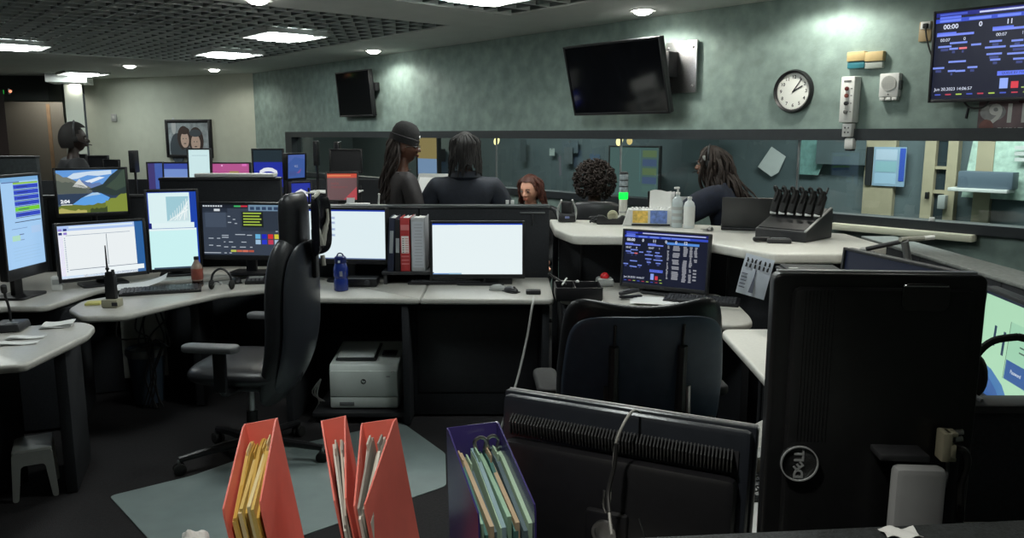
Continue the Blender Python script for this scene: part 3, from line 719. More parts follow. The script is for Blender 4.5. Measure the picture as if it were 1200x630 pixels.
# centre desk -------------------------------------------------------------
worktop('pale centre worktop piece carrying the screen with blue shortcuts and the blue bottle', ccw([(-1.32, 4.42), (-.515, 4.38), (-.515, 5.06), (-1.32, 5.08)]), rad=.01)
worktop('pale centre worktop piece under the large blank white screen', ccw([(-.512, 4.38), (.235, 4.36), (.235, 5.06), (-.512, 5.06)]), rad=[.01, .05, .02, .01])
cp = panel_thing('dark divider with a bright top rail behind the centre worktop', (-1.42, 5.12), (.24, 5.12), 0, 1.19, cap=True, capm=mat('rail_satin', rgb(96, 100, 102), .3, metal=.6))
m = MB(); m.box((.72, -.034, 1.16), (.16, .012, .012), M_grey, bev=.004); m.box((.72, -.034, 1.12), (.012, .01, .08), M_dark, bev=.002); m.build('hang_rail', cp)
o = thing('console_cabinet', 'dark centre console base framing the knee space around the white printer', 'console cabinet', (-.55, 4.7, 0))
m = MB()
for x in (-.72, -.05, .74): m.box((x, .0, .355), (.04, .6, .70), M_panel, bev=.006)
m.box((0, .36, .36), (1.5, .03, .70), M_panel, bev=.004); m.box((.35, -.12, .36), (.76, .04, .70), M_panel, bev=.006); m.build('carcass', o)
m = MB(); m.box((.35, -.142, .4), (.7, .006, .5), M_dark, bev=.003); m.build('access_panel', o)
# printer platform
m = MB(); m.box((0, 0, .055), (.56, .5, .03), M_dark, bev=.006)
for sx in (-1, 1):
    for sy in (-1, 1): m.cyl((sx*.24, sy*.2, 0), (sx*.24, sy*.2, .045), .02, M_black)
tag(m.build('printer_platform', loc=(-.87, 4.68, 0)), 'low dark platform under the white printer', 'platform')
# right-centre desk -------------------------------------------------------
worktop('pale curved worktop under the screen of call figures beside the empty chair', ccw([(.27, 4.40), (.55, 4.12), (.85, 3.88), (1.06, 3.74), (1.17, 3.80), (1.2, 3.95), (1.22, 4.25), (1.18, 4.5), (.76, 4.85), (.27, 4.98)]), rad=[.03, .1, .1, .06, .06, .05, .05, .02, .02, .02])
o = thing('console_cabinet', 'dark console base below the screen of call figures', 'console cabinet', (.8, 4.5, 0))
m = MB(); m.box((0, .1, .355), (1.0, .04, .70), M_panel, rot=(0, 0, -34), bev=.006); m.box((-.5, .1, .355), (.04, .6, .70), M_panel, bev=.006); m.box((.38, -.3, .355), (.04, .55, .70), M_panel, bev=.006); m.build('carcass', o)
# raised counter ----------------------------------------------------------
cnt = ccw([P2(650, 268, 1.05), P2(672, 276, 1.05), P2(732, 276.5, 1.05), P2(830, 284, 1.05), P2(905, 297, 1.05), P2(986, 297, 1.05), (2.05, 4.35), (2.05, 4.9), (1.45, 5.3), (.9, 5.62), (.27, 5.75)])
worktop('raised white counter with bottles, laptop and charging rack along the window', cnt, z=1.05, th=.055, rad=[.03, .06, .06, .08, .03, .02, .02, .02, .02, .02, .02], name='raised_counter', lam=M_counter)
o = thing('counter_cabinet', 'dark panelled base under the raised white counter', 'counter cabinet', (0, 0, 0))
m = MB(); bp = [(.31, 5.3), (.72, 5.02), (1.15, 4.72), (1.42, 4.3), (1.95, 4.22)]
for a, b in zip(bp, bp[1:]):
    A = Vector((*a, 0)); B = Vector((*b, 0)); linebox(m, A, B, 0, .995, .04, M_panel, bev=.005)
linebox(m, Vector((.31, 5.3, 0)), Vector((.33, 5.7, 0)), 0, .995, .04, M_panel, bev=.005); m.build('panelling', o)
for a, b in zip(bp, bp[1:]):
    A = Vector((*a, 0)); B = Vector((*b, 0)); c_ = A.lerp(B, .35); m = MB(); m.box((c_.x, c_.y-.004, .6), (.012, .012, .7), M_dark); m.build('seam_strip', o)
# right desk row ----------------------------------------------------------
worktop('pale worktop beside the empty chair running along the low grey-capped partition', ccw([(1.0, 3.68), (.97, 3.62), (.95, 3.05), (.93, 2.6), (.62, 2.28), (.56, 2.2), (.56, 1.98), (2.1, 1.98), (2.1, 3.68)]), rad=[.03, .04, .1, .1, .05, .04, .02, .02, .02], lam=M_counter)  # whiter laminate here stands in for the spot lighting it from above
worktop('pale worktop carrying the file holders and the turned-away monitors', ccw([(-1.3, 1.2), (1.9, 1.2), (1.9, 1.68), (.7, 1.92), (.1, 1.86), (-.12, 1.64), (-1.3, 1.62)]), rad=.03)
panel_thing('dark low partition with a wide grey textured top along the wall below the white ledge', (2.36, 5.15), (2.30, 1.3), 0, .985, th=.20, cap=True, capm=mat('cap_grey', rgb(104, 108, 106), .6, noise=.25, scale=40))
o = thing('console_cabinet', 'dark console base under the worktop beside the grey-capped partition', 'console cabinet', (1.6, 2.9, 0))
m = MB(); m.box((-.42, .1, .355), (.04, 1.2, .70), M_panel, bev=.006); m.box((0, .7, .355), (.9, .04, .70), M_panel, bev=.006); m.build('carcass', o)
pn = panel_thing('dark divider reaching past the upright turned-away monitor below the sign-in screen', (.80, 1.80), (2.18, 1.80), 0, 1.02)
fp = MB()
o = thing('desk_divider', 'dark textured partition in front of the turned-away monitors along the picture edge', 'desk divider', (0, 0, 0))
A = at_z(740, 629, 1.09); B = at_z(1210, 607.5, 1.09); u = (B-A).normalized(); A = A-u*1.6; B = B+u*.5; A.z = B.z = 0
nrm = Vector((u.y, -u.x, 0))
m = MB(); linebox(m, A+nrm*.05, B+nrm*.05, 0, 1.07, -.06 if False else .03, M_panel); m.build('fabric_face', o)
mcap = mat('cap_textured', rgb(44, 48, 50), .7, noise=.5, scale=160, bump=.8, bscale=400)
m = MB(); c_ = (A+B)/2+nrm*.07; m.box((c_.x, c_.y, 1.08), ((B-A).length, .14, .022), mcap, rot=Matrix.Rotation(math.atan2(u.y, u.x), 4, 'Z'), bev=.006); m.build('cap_rail', o)
# ================================================================ monitors
# leftmost portrait call list
calls = [('r', 1, 0, .955, 1, 1, (120, 170, 215)), ('r', 1, .06, .94, .5, .953, (90, 120, 170)), ('r', 1, .34, .92, .98, .94, (140, 190, 70))]
for k, c in enumerate(((44, 66, 190), (44, 66, 190), (44, 66, 190), (44, 66, 190), (110, 200, 40), (44, 66, 190))):
    y = .87-k*.062; calls += [('r', 1, .34, y, .98, y+.045, c), ('r', 2, .42, y+.016, .7, y+.024, (26, 40, 120)), ('r', 1, .34, y-.012, .98, y-.006, (30, 40, 70))]
calls += [('r', 1, .3, .50, .98, .508, (50, 60, 90)), ('r', 1, .2, .43, .6, .437, (120, 150, 190)), ('r', 1, .38, .36, .5, .37, (90, 110, 150)), ('r', 1, .2, .30, .4, .36, (170, 215, 190)), ('r', 1, .40, .30, .5, .308, (120, 140, 180)), ('r', 1, .7, .36, .95, .44, (170, 200, 235))]
for k in range(5): calls.append(('r', 1, .2, .22-k*.035, .9, .225-k*.035, (150, 190, 225)))
monitor('upright monitor with a blue and green call list, nearest the picture edge', (7, 4.27), (53, 4.6), .925, 1.42, (160, 200, 238), calls, tilt=0, bb=.06)
form = [('r', 1, 0, .90, .9, 1, (176, 200, 244)), ('r', 2, .13, .945, .88, .98, (222, 238, 250)), ('r', 1, 0, .0, .9, .84, (238, 244, 246)), ('r', 1, 0, 0, .055, .84, (226, 214, 250)), ('r', 1, .9, 0, 1, 1, (40, 96, 158)), ('r', 2, .09, .81, .84, .817, (96, 120, 150)), ('r', 2, .55, .2, .556, .80, (60, 80, 100)), ('r', 2, .1, .155, .9, .165, (60, 80, 110)), ('r', 3, .58, .06, .98, .15, (240, 248, 250)), ('r', 3, .08, .05, .5, .15, (236, 244, 248))]
for k in range(2):
    for j in range(2): form.append(('r', 3, .01+k*.055, .9-j*.07, .05+k*.055, .945-j*.07, (30, 40, 120) if (k+j) % 2 else (150, 130, 210)))
for k in range(16): form.append(('r', 2, .068, .13+k*.042, .08, .145+k*.042, (110, 130, 170)))
form += [('r', 1, 0, 0, 1, .05, (70, 110, 160)), ('r', 2, .0, .01, .25, .05, (210, 230, 250)), ('r', 2, .3, .01, .55, .03, (200, 220, 240))]
monitor('wide monitor with a white form window below the lake screen', (70, 4.62), (170, 4.93), .815, 1.125, (238, 244, 246), form, tilt=2, gain=.95)
random.seed(11)
def ridge(x0, x1, y0, y1, amp, n, base):
    pts = [(x0, base)]
    for i in range(n+1):
        t = i/n; pts.append((x0+(x1-x0)*t, y0+(y1-y0)*t+random.uniform(-amp, amp)))
    return pts+[(x1, base)]
lake = [('r', 1, 0, .6, 1, 1, (96, 150, 215)), ('p', 2, [(.1, .78), (.25, .93), (.5, .97), (.8, .99), (.8, .9), (.6, .86), (.45, .88), (.3, .8)], (200, 218, 235)), ('p', 2, [(.3, .62), (.36, .72), (.62, .84), (.7, .82), (.5, .7)], (222, 232, 242)),
        ('p', 3, ridge(.3, .72, .74, .66, .045, 12, .5), (98, 122, 172)), ('p', 4, ridge(0, .5, .93, .58, .02, 10, .45), (112, 116, 104)), ('p', 5, ridge(0, .42, .8, .6, .05, 10, .46), (84, 92, 84)), ('p', 5, [(.22, .62), (.33, .8), (.36, .72), (.44, .60), (.4, .57)], (205, 208, 205)),
        ('r', 4, 0, .2, 1, .56, (44, 60, 84)), ('p', 5, [(1, 1), (.9, 1), (.78, .86), (.66, .66), (.45, .55), (.62, .46), (.8, .38), (1, .4)], (40, 54, 52)), ('p', 6, [(1, 1), (.97, 1), (.86, .8), (.7, .6), (.85, .5), (1, .6)], (58, 74, 62)),
        ('p', 6, [(.2, .2), (.33, .34), (.5, .47), (.62, .45), (.75, .34), (.7, .22), (.4, .16)], (92, 158, 226)), ('p', 7, [(.36, .36), (.5, .46), (.58, .47), (.62, .42), (.5, .4)], (170, 200, 225)),
        ('p', 7, ridge(0, 1, .16, .24, .03, 16, 0), (104, 116, 46)), ('p', 8, ridge(.68, 1, .24, .46, .03, 8, 0), (126, 140, 56)), ('p', 9, ridge(0, .4, .1, .06, .03, 10, 0), (176, 170, 96)), ('p', 9, ridge(.45, .7, .09, .12, .03, 8, 0), (58, 72, 36)),
        ('t', 10, .1, .27, .11, '2:04', (235, 240, 245), 'CENTER', .0012), ('r', 10, .04, .19, .2, .205, (235, 240, 245))]
monitor('monitor with a mountain lake picture raised above the white form screen', (74, 4.98), (154, 5.16), 1.165, 1.43, (70, 90, 110), lake, zdesk=.75, tilt=2, stand='pole', bb=.024)
mapw = [('r', 1, 0, 0, 1, 1, (24, 66, 170)), ('r', 2, .02, .60, .86, .99, (222, 244, 246)), ('r', 3, .38, .62, .84, .94, (160, 204, 216)), ('p', 4, [(.38, .62), (.5, .66), (.66, .74), (.84, .9), (.84, .62)], (205, 228, 232)), ('r', 2, .06, .53, .93, .60, (228, 246, 248)), ('r', 3, .0, .0, .97, .525, (206, 246, 246)), ('r', 2, 0, .53, .06, .6, (20, 30, 120)), ('r', 4, .0, .5, .97, .525, (232, 248, 250))]
for k in range(8): mapw.append(('r', 5, .45+k*.047, .63+.03*(k % 3), .46+k*.047, .70+.03*k, (244, 250, 250)))
for k in range(4): mapw.append(('p', 5, [(.42+k*.1, .63), (.44+k*.1, .63), (.82, .76+k*.05), (.82, .775+k*.05)], (240, 250, 250)))
mapw += [('r', 4, .05, 0, .9, .02, (60, 80, 100))]
monitor('upright monitor with white map windows on a blue desktop', (177, 5.06), (234, 5.16), .80, 1.29, (24, 66, 170), mapw, tilt=1, bb=.02, gain=.95)
disp = [('r', 1, 0, 0, 1, 1, (58, 68, 84)), ('r', 2, 0, .93, .55, 1, (26, 32, 44)), ('r', 3, .38, .955, .46, .985, (70, 190, 110)), ('r', 3, .46, .955, .54, .985, (220, 50, 70)), ('r', 2, .55, .88, 1, 1, (120, 150, 176)), ('r', 2, .45, .48, .98, .87, (48, 58, 72)), ('r', 3, .47, .56, .72, .86, (24, 30, 26)), ('r', 2, .03, .55, .28, .86, (72, 84, 102)), ('r', 2, .0, .84, .3, .93, (40, 48, 62))]
for k in range(8): disp.append(('r', 3, .01+k*.03, .955, .03+k*.03, .985, (220, 228, 235)))
for k in range(6): disp.append(('r', 3, .57+k*.07, .90, .62+k*.07, .96, (50, 70, 100)))
disp.append(('r', 3, .14, .87, .21, .915, (225, 232, 238)))
for k in range(5): disp.append(('r', 4, .485, .82-k*.057, .70-(k % 2)*.02, .845-k*.057, (176, 205, 76)))
for k, cs in enumerate((((110, 190, 235), (30, 40, 200), (225, 50, 50), (225, 215, 60), (120, 60, 170)), ((170, 205, 235), (40, 60, 215), (205, 60, 90), (180, 205, 225), (150, 205, 235)))):
    for j, c in enumerate(cs): disp.append(('r', 3, .62+j*.075, .33-k*.11, .68+j*.075, .42-k*.11, c))
for k, c in enumerate(((200, 205, 90), (210, 110, 80), (225, 120, 96), (190, 90, 70))): disp.append(('r', 3, .32+k*.07, .06, .385+k*.07, .10, c))
for x, y, w_ in ((.22, .38, .08), (.22, .34, .08), (.52, .39, .06), (.38, .40, .12), (.06, .32, .06), (.16, .32, .04), (.06, .18, .05), (.15, .17, .05), (.24, .15, .05), (.33, .15, .05), (.43, .15, .07), (.55, .15, .03), (.3, .25, .05), (.45, .25, .06), (.24, .25, .02), (.0, .03, .2), (.24, .03, .03), (.3, .03, .03), (.84, .02, .05), (.3, .76, .03), (.36, .7, .03), (.3, .64, .04), (.38, .62, .03), (.86, .47, .03), (.91, .47, .05)):
    disp.append(('r', 3, x, y, x+w_, y+.016, (190, 200, 212)))
monitor('wide dark-grey dispatch screen with yellow-green lines and coloured squares', (240, 5.18), (338, 5.12), .88, 1.205, (58, 68, 84), disp, tilt=1, bb=.03, gain=.8)
files = [('r', 1, .0, .0, 1, .02, (90, 110, 150))]
for k, y in enumerate((.80, .70, .57, .45)):
    files += [('r', 1, .245, y, .265, y+.07, (50, 74, 120)), ('r', 1, .29, y+.01, .36, y+.06, (186, 204, 226)), ('r', 2, .3, y+.03, .35, y+.04, (120, 150, 196))]
files += [('r', 1, .0, .97, 1, 1, (30, 60, 170))]
monitor('wide white screen with small blue shortcuts beside the row of binders', (361, 4.93), (452, 4.87), .893, 1.195, (226, 242, 246), files, tilt=2, bb=.03, gain=.95, mark='DELL')
monitor('large blank white screen on the centre worktop beside the white cable', (507, 4.80), (612, 4.80), .815, 1.122, (232, 244, 246), [('r', 1, 0, .975, 1, 1, (30, 70, 190)), ('r', 1, .18, .0, .32, .025, (150, 190, 215)), ('r', 1, .0, .0, .18, .02, (110, 150, 200)), ('r', 1, .0, .965, .28, .975, (200, 220, 240))], tilt=2, bb=.026, gain=.97)
monitor('tilted screen of blue call figures on the curved worktop behind the empty chair', (730, 4.62), (828, 4.36), .80, 1.10, (14, 20, 44), board()+board_table(), tilt=5, bb=.024, bez=.012, bm_=M_dark, gain=.8, mark='DELL')
monitor('navy monitor facing the desk row below the charging rack', (986, 3.2), (1121, 2.62), .87, 1.19, (13, 18, 34), [], tilt=4, bez=.012, bm_=M_dark)
aid = [('r', 1, 0, .97, 1, 1, (30, 40, 60)), ('p', 1, [(0, 0), (0, .3), (.2, .27), (.36, .18), (.5, .0)], (70, 130, 190)), ('p', 2, [(0, 0), (0, .24), (.16, .2), (.3, .1), (.38, 0)], (50, 100, 170)), ('r', 2, .36, .25, 1, .8, (170, 225, 190)), ('r', 3, .37, .255, 1, .44, (46, 96, 165)), ('r', 3, .17, .5, .2, .7, (30, 60, 90)), ('r', 3, .29, .45, .32, .68, (30, 60, 90)),
       ('r', 2, .355, .25, .36, .8, (40, 70, 60)), ('t', 4, .5, .35, .05, 'Password', (225, 235, 245)), ('r', 3, .45, .70, .5, .715, (40, 70, 60)), ('r', 3, .5, .6, .6, .613, (60, 90, 80)), ('r', 3, .5, .55, .58, .563, (60, 90, 80))]
monitor('monitor with a pale green sign-in screen behind the upright turned-away monitor', (1155, 2.5), (1262, 2.02), .85, 1.165, (188, 238, 200), aid, tilt=3, bez=.014, bm_=M_dark, gain=.8)
# ---- far consoles behind the dispatch row
ZB = .85
o = thing('far_console', 'dark console behind the dispatch row carrying the far blue and pink screens', 'console', (-3.4, 8.1, 0))
m = MB(); m.box((.4, .0, .80), (2.2, .9, .04), M_top, bev=.01); m.build('worktop', o)
m = MB(); m.box((.4, -.3, .4), (2.1, .05, .78), M_panel); m.box((-.66, .0, .4), (.05, .7, .78), M_panel); m.box((1.46, .0, .4), (.05, .7, .78), M_panel); m.box((.4, .47, .6), (2.2, .05, 1.16), M_panel); m.build('carcass', o)
monitor('far upright monitor with a white logo on a deep blue screen', (303, 7.9), (336, 7.9), 1.085, 1.50, (34, 48, 160), [('r', 1, 0, .72, 1, 1, (34, 48, 56)), ('p', 2, [(.18, .44), (.2, .52), (.35, .58), (.5, .595), (.65, .58), (.8, .52), (.82, .44), (.74, .46), (.6, .5), (.5, .505), (.4, .5), (.26, .46)], (232, 236, 245)), ('t', 2, .5, .395, .17, 'Ben', (240, 244, 250), 'CENTER', .004), ('r', 1, 0, 0, 1, .14, (30, 36, 60))], zdesk=.82, bb=.03, tilt=0, gain=.9)
monitor('far upright monitor with a faint lettered screen tilted beside the deep blue one', (341, 7.6), (361, 7.85), 1.24, 1.46, (62, 92, 160), [('t', 1, .5, .5, .13, 'VCC', (170, 178, 205)), ('r', 1, .1, .1, .5, .3, (66, 86, 150)), ('p', 1, [(0, .6), (.4, .9), (1, .8), (1, 1), (0, 1)], (76, 100, 170)), ('p', 2, [(.5, .2), (.8, .4), (.7, .2)], (130, 80, 140))], zdesk=.82, bb=.02, tilt=-3, gain=.9)
monitor('far monitor showing only the top of a white logo on blue above the chair headrest', (345, 7.5), (367, 7.6), 1.02, 1.20, (34, 50, 160), [('p', 1, [(.1, .25), (.2, .55), (.5, .7), (.8, .55), (.9, .25)], (235, 238, 245)), ('p', 2, [(.1, .25), (.3, .38), (.5, .42), (.7, .38), (.9, .25)], (34, 50, 160))], zdesk=.82, bb=.02, tilt=0, gain=.9)
monitor('far low monitor with a pale blue window', (199, 8.15), (229, 8.15), 1.09, 1.36, (120, 150, 215), [('r', 1, 0, .8, 1, 1, (60, 80, 170)), ('r', 1, 0, .25, 1, .5, (200, 216, 244)), ('r', 1, 0, .05, 1, .15, (90, 130, 210))], zdesk=.82, gain=.85)
monitor('far upright monitor with a pale white document', (228, 8.0), (252, 8.0), 1.12, 1.50, (206, 234, 236), [('r', 1, .15, .85, .9, .86, (150, 180, 190)), ('r', 1, .1, .35, .9, .355, (150, 180, 190))], zdesk=.82, gain=.95)
pk = []
random.seed(4)
for k in range(26):
    x = random.uniform(0, .9); y = random.uniform(.05, .95); pk.append(('r', 1+k % 3, x, y, min(1, x+random.uniform(.04, .16)), min(1, y+random.uniform(.03, .09)), random.choice(((230, 120, 200), (200, 70, 130), (240, 190, 230), (150, 60, 110), (235, 220, 240)))))
pk.append(('r', 5, .46, .4, .72, .72, (170, 150, 90)))
monitor('far wide monitor filled with pink and magenta entries', (255, 8.1), (297, 8.1), 1.10, 1.36, (190, 90, 150), pk, zdesk=.82, gain=.85)
monitor('far monitor with a dim violet and blue screen at the end of the far row', (181, 8.2), (198, 8.25), 1.10, 1.36, (66, 56, 120), [('r', 1, .45, 0, 1, 1, (70, 100, 180))], zdesk=.82, gain=.8)
for x0, x1, Y, z0, z1, lb in ((392, 426, 7.6, 1.31, 1.50, 'dark switched-off monitor by the far end of the window'), (97, 109, 9.0, 1.25, 1.42, 'low dark monitor just beside the seated silhouette'), (112, 134, 9.2, 1.22, 1.40, 'dark monitor silhouette second from the silhouetted person'), (130, 146, 8.7, 1.1, 1.37, 'dark monitor silhouette third from the silhouetted person')):
    monitor(lb, (x0, Y), (x1, Y), z0, z1, (5, 6, 7), [], zdesk=.82, gain=.5)
o = thing('far_console', 'dark console at which the silhouetted person with the headset stands', 'console', (-5.0, 9.0, 0))
m = MB(); m.box((.2, .3, .80), (2.6, .9, .04), M_top, bev=.01); m.build('worktop', o)
m = MB(); m.box((.2, -.1, .4), (2.5, .05, .78), M_panel); m.box((.2, .75, .55), (2.6, .05, 1.1), M_panel); m.build('carcass', o)
o = thing('far_console', 'dark console by the far end of the window under the switched-off monitor', 'console', (-1.28, 7.75, 0))
m = MB(); m.box((0, .1, .80), (1.2, .7, .04), M_top, bev=.01); m.build('worktop', o)
m = MB(); m.box((0, -.15, .4), (1.2, .05, .78), M_panel); m.box((0, .45, .6), (1.2, .05, 1.2), M_panel); m.build('carcass', o)
panel_thing('dark shoulder-high divider at the edge of the picture in front of the hall door', (-6.4, 7.7), (-4.5, 7.7), 0, 1.43, m_=mat('divider_grey', rgb(52, 58, 60), .8, noise=.2, scale=40))
def tower(label, px, py0, py1, Y, w, name='desk_speaker', zb=.82):
    p = at_y(px, py1, Y); q = at_y(px, py0, Y); o = thing(name, label, 'speaker', (p.x, p.y, p.z))
    m = MB(); m.box((0, 0, (q.z-p.z)/2), (w, .1, q.z-p.z), M_black, bev=.008); m.build('cabinet', o)
    if p.z-zb > .02: m = MB(); m.cyl((0, .01, zb-p.z), (0, .01, .01), .012, M_black); m.cyl((0, .01, zb-p.z), (0, .01, zb-p.z+.012), .05, M_black); m.build('stand_pole', o)
    m = MB(); m.box((0, -.052, (q.z-p.z)*.55), (w*.75, .006, (q.z-p.z)*.7), M_panel, bev=.002); m.build('grille', o)
tower('small black upright speaker on the far console above the lake screen', 158, 176, 202, 7.9, .06)
tower('thin black post speaker at the far end of the window', 371.5, 165, 194, 7.68, .045)
tower('second thin black post speaker beside the dark switched-off monitor', 396, 166, 190, 7.82, .05)
# ================================================================ chairs
def pillow(mb, w, h, t, m, M=None, n=5, bend=None, wf=None, hf=None, nu=22, nv=22, p=5):
    """an upholstered pad standing in x-z, thickness along y"""
    bm = bmesh.new(); G = []
    def sq(a, b):
        # square to rounded square
        k = (abs(a)**n+abs(b)**n)**(1/n); mx_ = max(abs(a), abs(b))
        return (a*mx_/k, b*mx_/k) if k > 1e-6 else (0, 0)
    for side in (-1, 1):
        g = []
        for i in range(nu+1):
            row = []
            for j in range(nv+1):
                a = math.sin((i/nu-.5)*PI); b = math.sin((j/nv-.5)*PI)
                x, z = sq(a, b); e = max(abs(a), abs(b))
                d = t/2*max(0, 1-e**p)**.5
                X = x*w/2; Z = z*h/2
                if wf: X *= wf(z)
                if hf: Z += hf(x, z)
                Y = side*d+(bend(x, z) if bend else 0)
                row.append(bm.verts.new((X, Y, Z)))
            g.append(row)
        for i in range(nu):
            for j in range(nv): bm.faces.new((g[i][j], g[i+1][j], g[i+1][j+1], g[i][j+1]))
    bmesh.ops.remove_doubles(bm, verts=bm.verts, dist=1e-5)
    bmesh.ops.dissolve_degenerate(bm, edges=bm.edges, dist=1e-6)
    bmesh.ops.recalc_face_normals(bm, faces=bm.faces)
    return mb.add(bm, m, M)
def star_base(o, r=.32, m=M_black, z=.095):
    m_ = MB(); m_.cyl((0, 0, z-.02), (0, 0, z+.04), .05, m, r1=.04, bev=.006); m_.build('hub', o)
    for k in range(5):
        a = R(72*k+20); c, s = math.cos(a), math.sin(a)
        b = MB(); b.tube([(c*.03, s*.03, z+.012), (c*r*.6, s*r*.6, z), (c*r, s*r, z-.018)], [.024, .02, .017], m, seg=10, smooth=3); leg = b.build('leg', o)
        b = MB(); t_ = Vector((-s, c, 0))
        for q in (-1, 1): b.cyl(Vector((c*r, s*r, .03))+t_*.008*q, Vector((c*r, s*r, .03))+t_*.026*q, .03, M_rub, seg=18, bev=.004)
        b.cyl((c*r, s*r, .03), (c*r, s*r, z-.02), .008, M_steel); b.build('caster', leg)
def gas_lift(o, z0, z1):
    b = MB(); b.cyl((0, 0, z0), (0, 0, (z0+z1)/2), .028, M_black); b.cyl((0, 0, (z0+z1)/2-.02), (0, 0, z1), .017, M_steel); b.build('gas_lift', o)
def armrest(o, sx, x, z, zs, m=M_grey):
    b = MB(); b.prism(rrect(.085, .27, .035), -.016, .016, m, bev=.01, M=Matrix.Translation((sx*x, -.02, z))); a = b.build('armrest', o)
    b = MB(); b.box((sx*x, .02, (z+zs)/2-.01), (.03, .06, z-zs-.02), M_black, bev=.008); b.tube([(sx*x, .02, zs+.02), (sx*(x-.05), .02, zs-.02), (sx*(x-.2), .02, zs-.03)], .018, M_black, smooth=3); b.build('arm_post', a)
# tall chair seen side-on
o = thing('task_chair', 'tall black leather chair with headrest seen side-on before the dispatch screens', 'chair', (-1.325, 3.92, 0), R(-97))
star_base(o, .36); gas_lift(o, .1, .43)
b = MB(); pillow(b, .52, .5, .11, M_leather, Matrix.Translation((0, 0, .50)) @ XZ(), n=4); b.build('seat', o)
b = MB(); b.box((0, .05, .425), (.24, .3, .05), M_black, bev=.012); b.build('seat_plate', o)
bend = lambda x, z: -.05*x*x-.11*max(0, -z)**2+.01*z
b = MB(); pillow(b, .50, .86, .11, M_leather, Matrix.Translation((0, .27, .755)), n=4, bend=bend, wf=lambda z: 1-.14*max(0, z)**2-.05*max(0, -z)); b.build('backrest', o)
b = MB(); pillow(b, .44, .76, .035, mat('shell_satin', (.03, .034, .042), .3), Matrix.Translation((0, .335, .765)), n=4, bend=bend, wf=lambda z: 1-.16*max(0, z)**2); b.build('back_shell', o)
b = MB(); b.tube([(0, .1, .42), (0, .24, .43), (0, .27, .52), (0, .30, .66)], .018, M_black, smooth=4); b.build('back_bar', o)
b = MB(); pillow(b, .29, .40, .07, M_leather, Matrix.Translation((0, .29, 1.175)), n=6, bend=lambda x, z: -.03*x*x); b.build('headrest', o)
CR = mat('bracket_cream', (.42, .41, .36), .35)
b = MB(); pillow(b, .17, .30, .03, M_black_gl, Matrix.Translation((0, .375, 1.22)), n=5, bend=lambda x, z: .05*x*x); b.tube([(-.07, .355, 1.355), (-.03, .385, 1.372), (.03, .405, 1.372), (.08, .40, 1.355)], .009, CR, smooth=4)
b.tube([(.03, .375, 1.29), (.035, .385, 1.24), (.02, .395, 1.19), (.01, .405, 1.12)], [.008, .010, .014, .017], CR, smooth=4); b.tube([(-.06, .415, 1.29), (-.05, .42, 1.24), (-.02, .415, 1.19), (.0, .405, 1.12)], [.008, .010, .014, .017], CR, smooth=4)
b.tube([(.0, .405, 1.07), (.0, .41, 1.02)], .012, CR); b.box((0, .37, 1.08), (.05, .02, .24), M_black, bev=.006); b.build('headrest_bracket', o)
armrest(o, -1, .34, .68, .47); armrest(o, 1, .34, .68, .47)
# empty chair in the middle, its back toward the camera
o = thing('task_chair', 'empty black chair with a broad ribbed back turned from the camera', 'chair', (.41, 2.72, 0), R(183))
star_base(o, .34); gas_lift(o, .1, .5)
b = MB(); pillow(b, .54, .52, .12, M_leather, Matrix.Translation((0, -.03, .575)) @ XZ(), n=4); b.build('seat', o)
b = MB(); b.box((0, .04, .49), (.26, .3, .05), M_black, bev=.012); b.build('seat_plate', o)
M_shell = mat('chair_shell', (.058, .082, .125), .45, noise=.1, scale=30)  # bluish base colour carries the sheen cast by the screens
hf = lambda x, z: (.05*x*x*max(0, z)-.03*max(0, z))
b = MB(); pillow(b, .545, .50, .085, M_leather, Matrix.Translation((0, .205, .90)), n=6, bend=lambda x, z: -.04*x*x+.05*z, wf=lambda z: 1-.07*max(0, z), hf=hf); b.build('backrest', o)
b = MB(); pillow(b, .525, .44, .03, M_shell, Matrix.Translation((0, .252, .875)), n=6, bend=lambda x, z: -.04*x*x+.045*z, wf=lambda z: 1-.07*max(0, z), p=10)
for sx in (-1, 1): b.tube([(sx*.107, .29, .99), (sx*.108, .302, 1.07)], .005, M_black)
for sx in (-1, 1): b.cyl((sx*.215, .25, .74), (sx*.218, .262, .74), .018, M_black, bev=.003)
b.build('back_shell', o)
for sx in (-1, 1):
    b = MB(); b.tube([(sx*.10, .03, .50), (sx*.10, .24, .50), (sx*.105, .285, .60), (sx*.108, .283, .80), (sx*.108, .292, 1.0)], [.020, .020, .02, .018, .016], M_dark, smooth=5)
    b.tube([(sx*.128, .285, .56), (sx*.132, .29, .70), (sx*.130, .288, .87)], .009, M_steel if sx < 0 else M_dark, smooth=4); b.build('back_post', o)
b = MB(); pillow(b, .20, .10, .03, M_dark, Matrix.Translation((0, .285, .68)), n=4); b.build('lumbar_bar', o)
for sx in (-1, 1): armrest(o, sx, .285, .79, .56, M_rub)
# headset on the divider at the picture edge
o = thing('headset', 'black headset resting on the dark divider in front of the sign-in screen', 'headset', (1.165, 1.80, 1.0425), R(-15))
m = MB()
for sx in (-1, 1): m.tube([(sx*.085, .0, .06), (sx*.08, .0, .10), (sx*.05, 0, .135), (0, 0, .148)], .009, M_rub, smooth=4)
m.build('headband', o)
for sx in (-1, 1):
    m = MB(); m.ball((sx*.082, 0, .05), (.026, .05, .052), M_rub, seg=20); m.cyl((sx*.095, 0, .05), (sx*.112, 0, .05), .03, M_black, bev=.006); m.build('ear_cup', o)
m = MB(); m.tube([(-.10, -.02, .04), (-.11, -.06, .03), (-.09, -.10, .02)], .005, M_grey, smooth=4); m.build('boom', o)
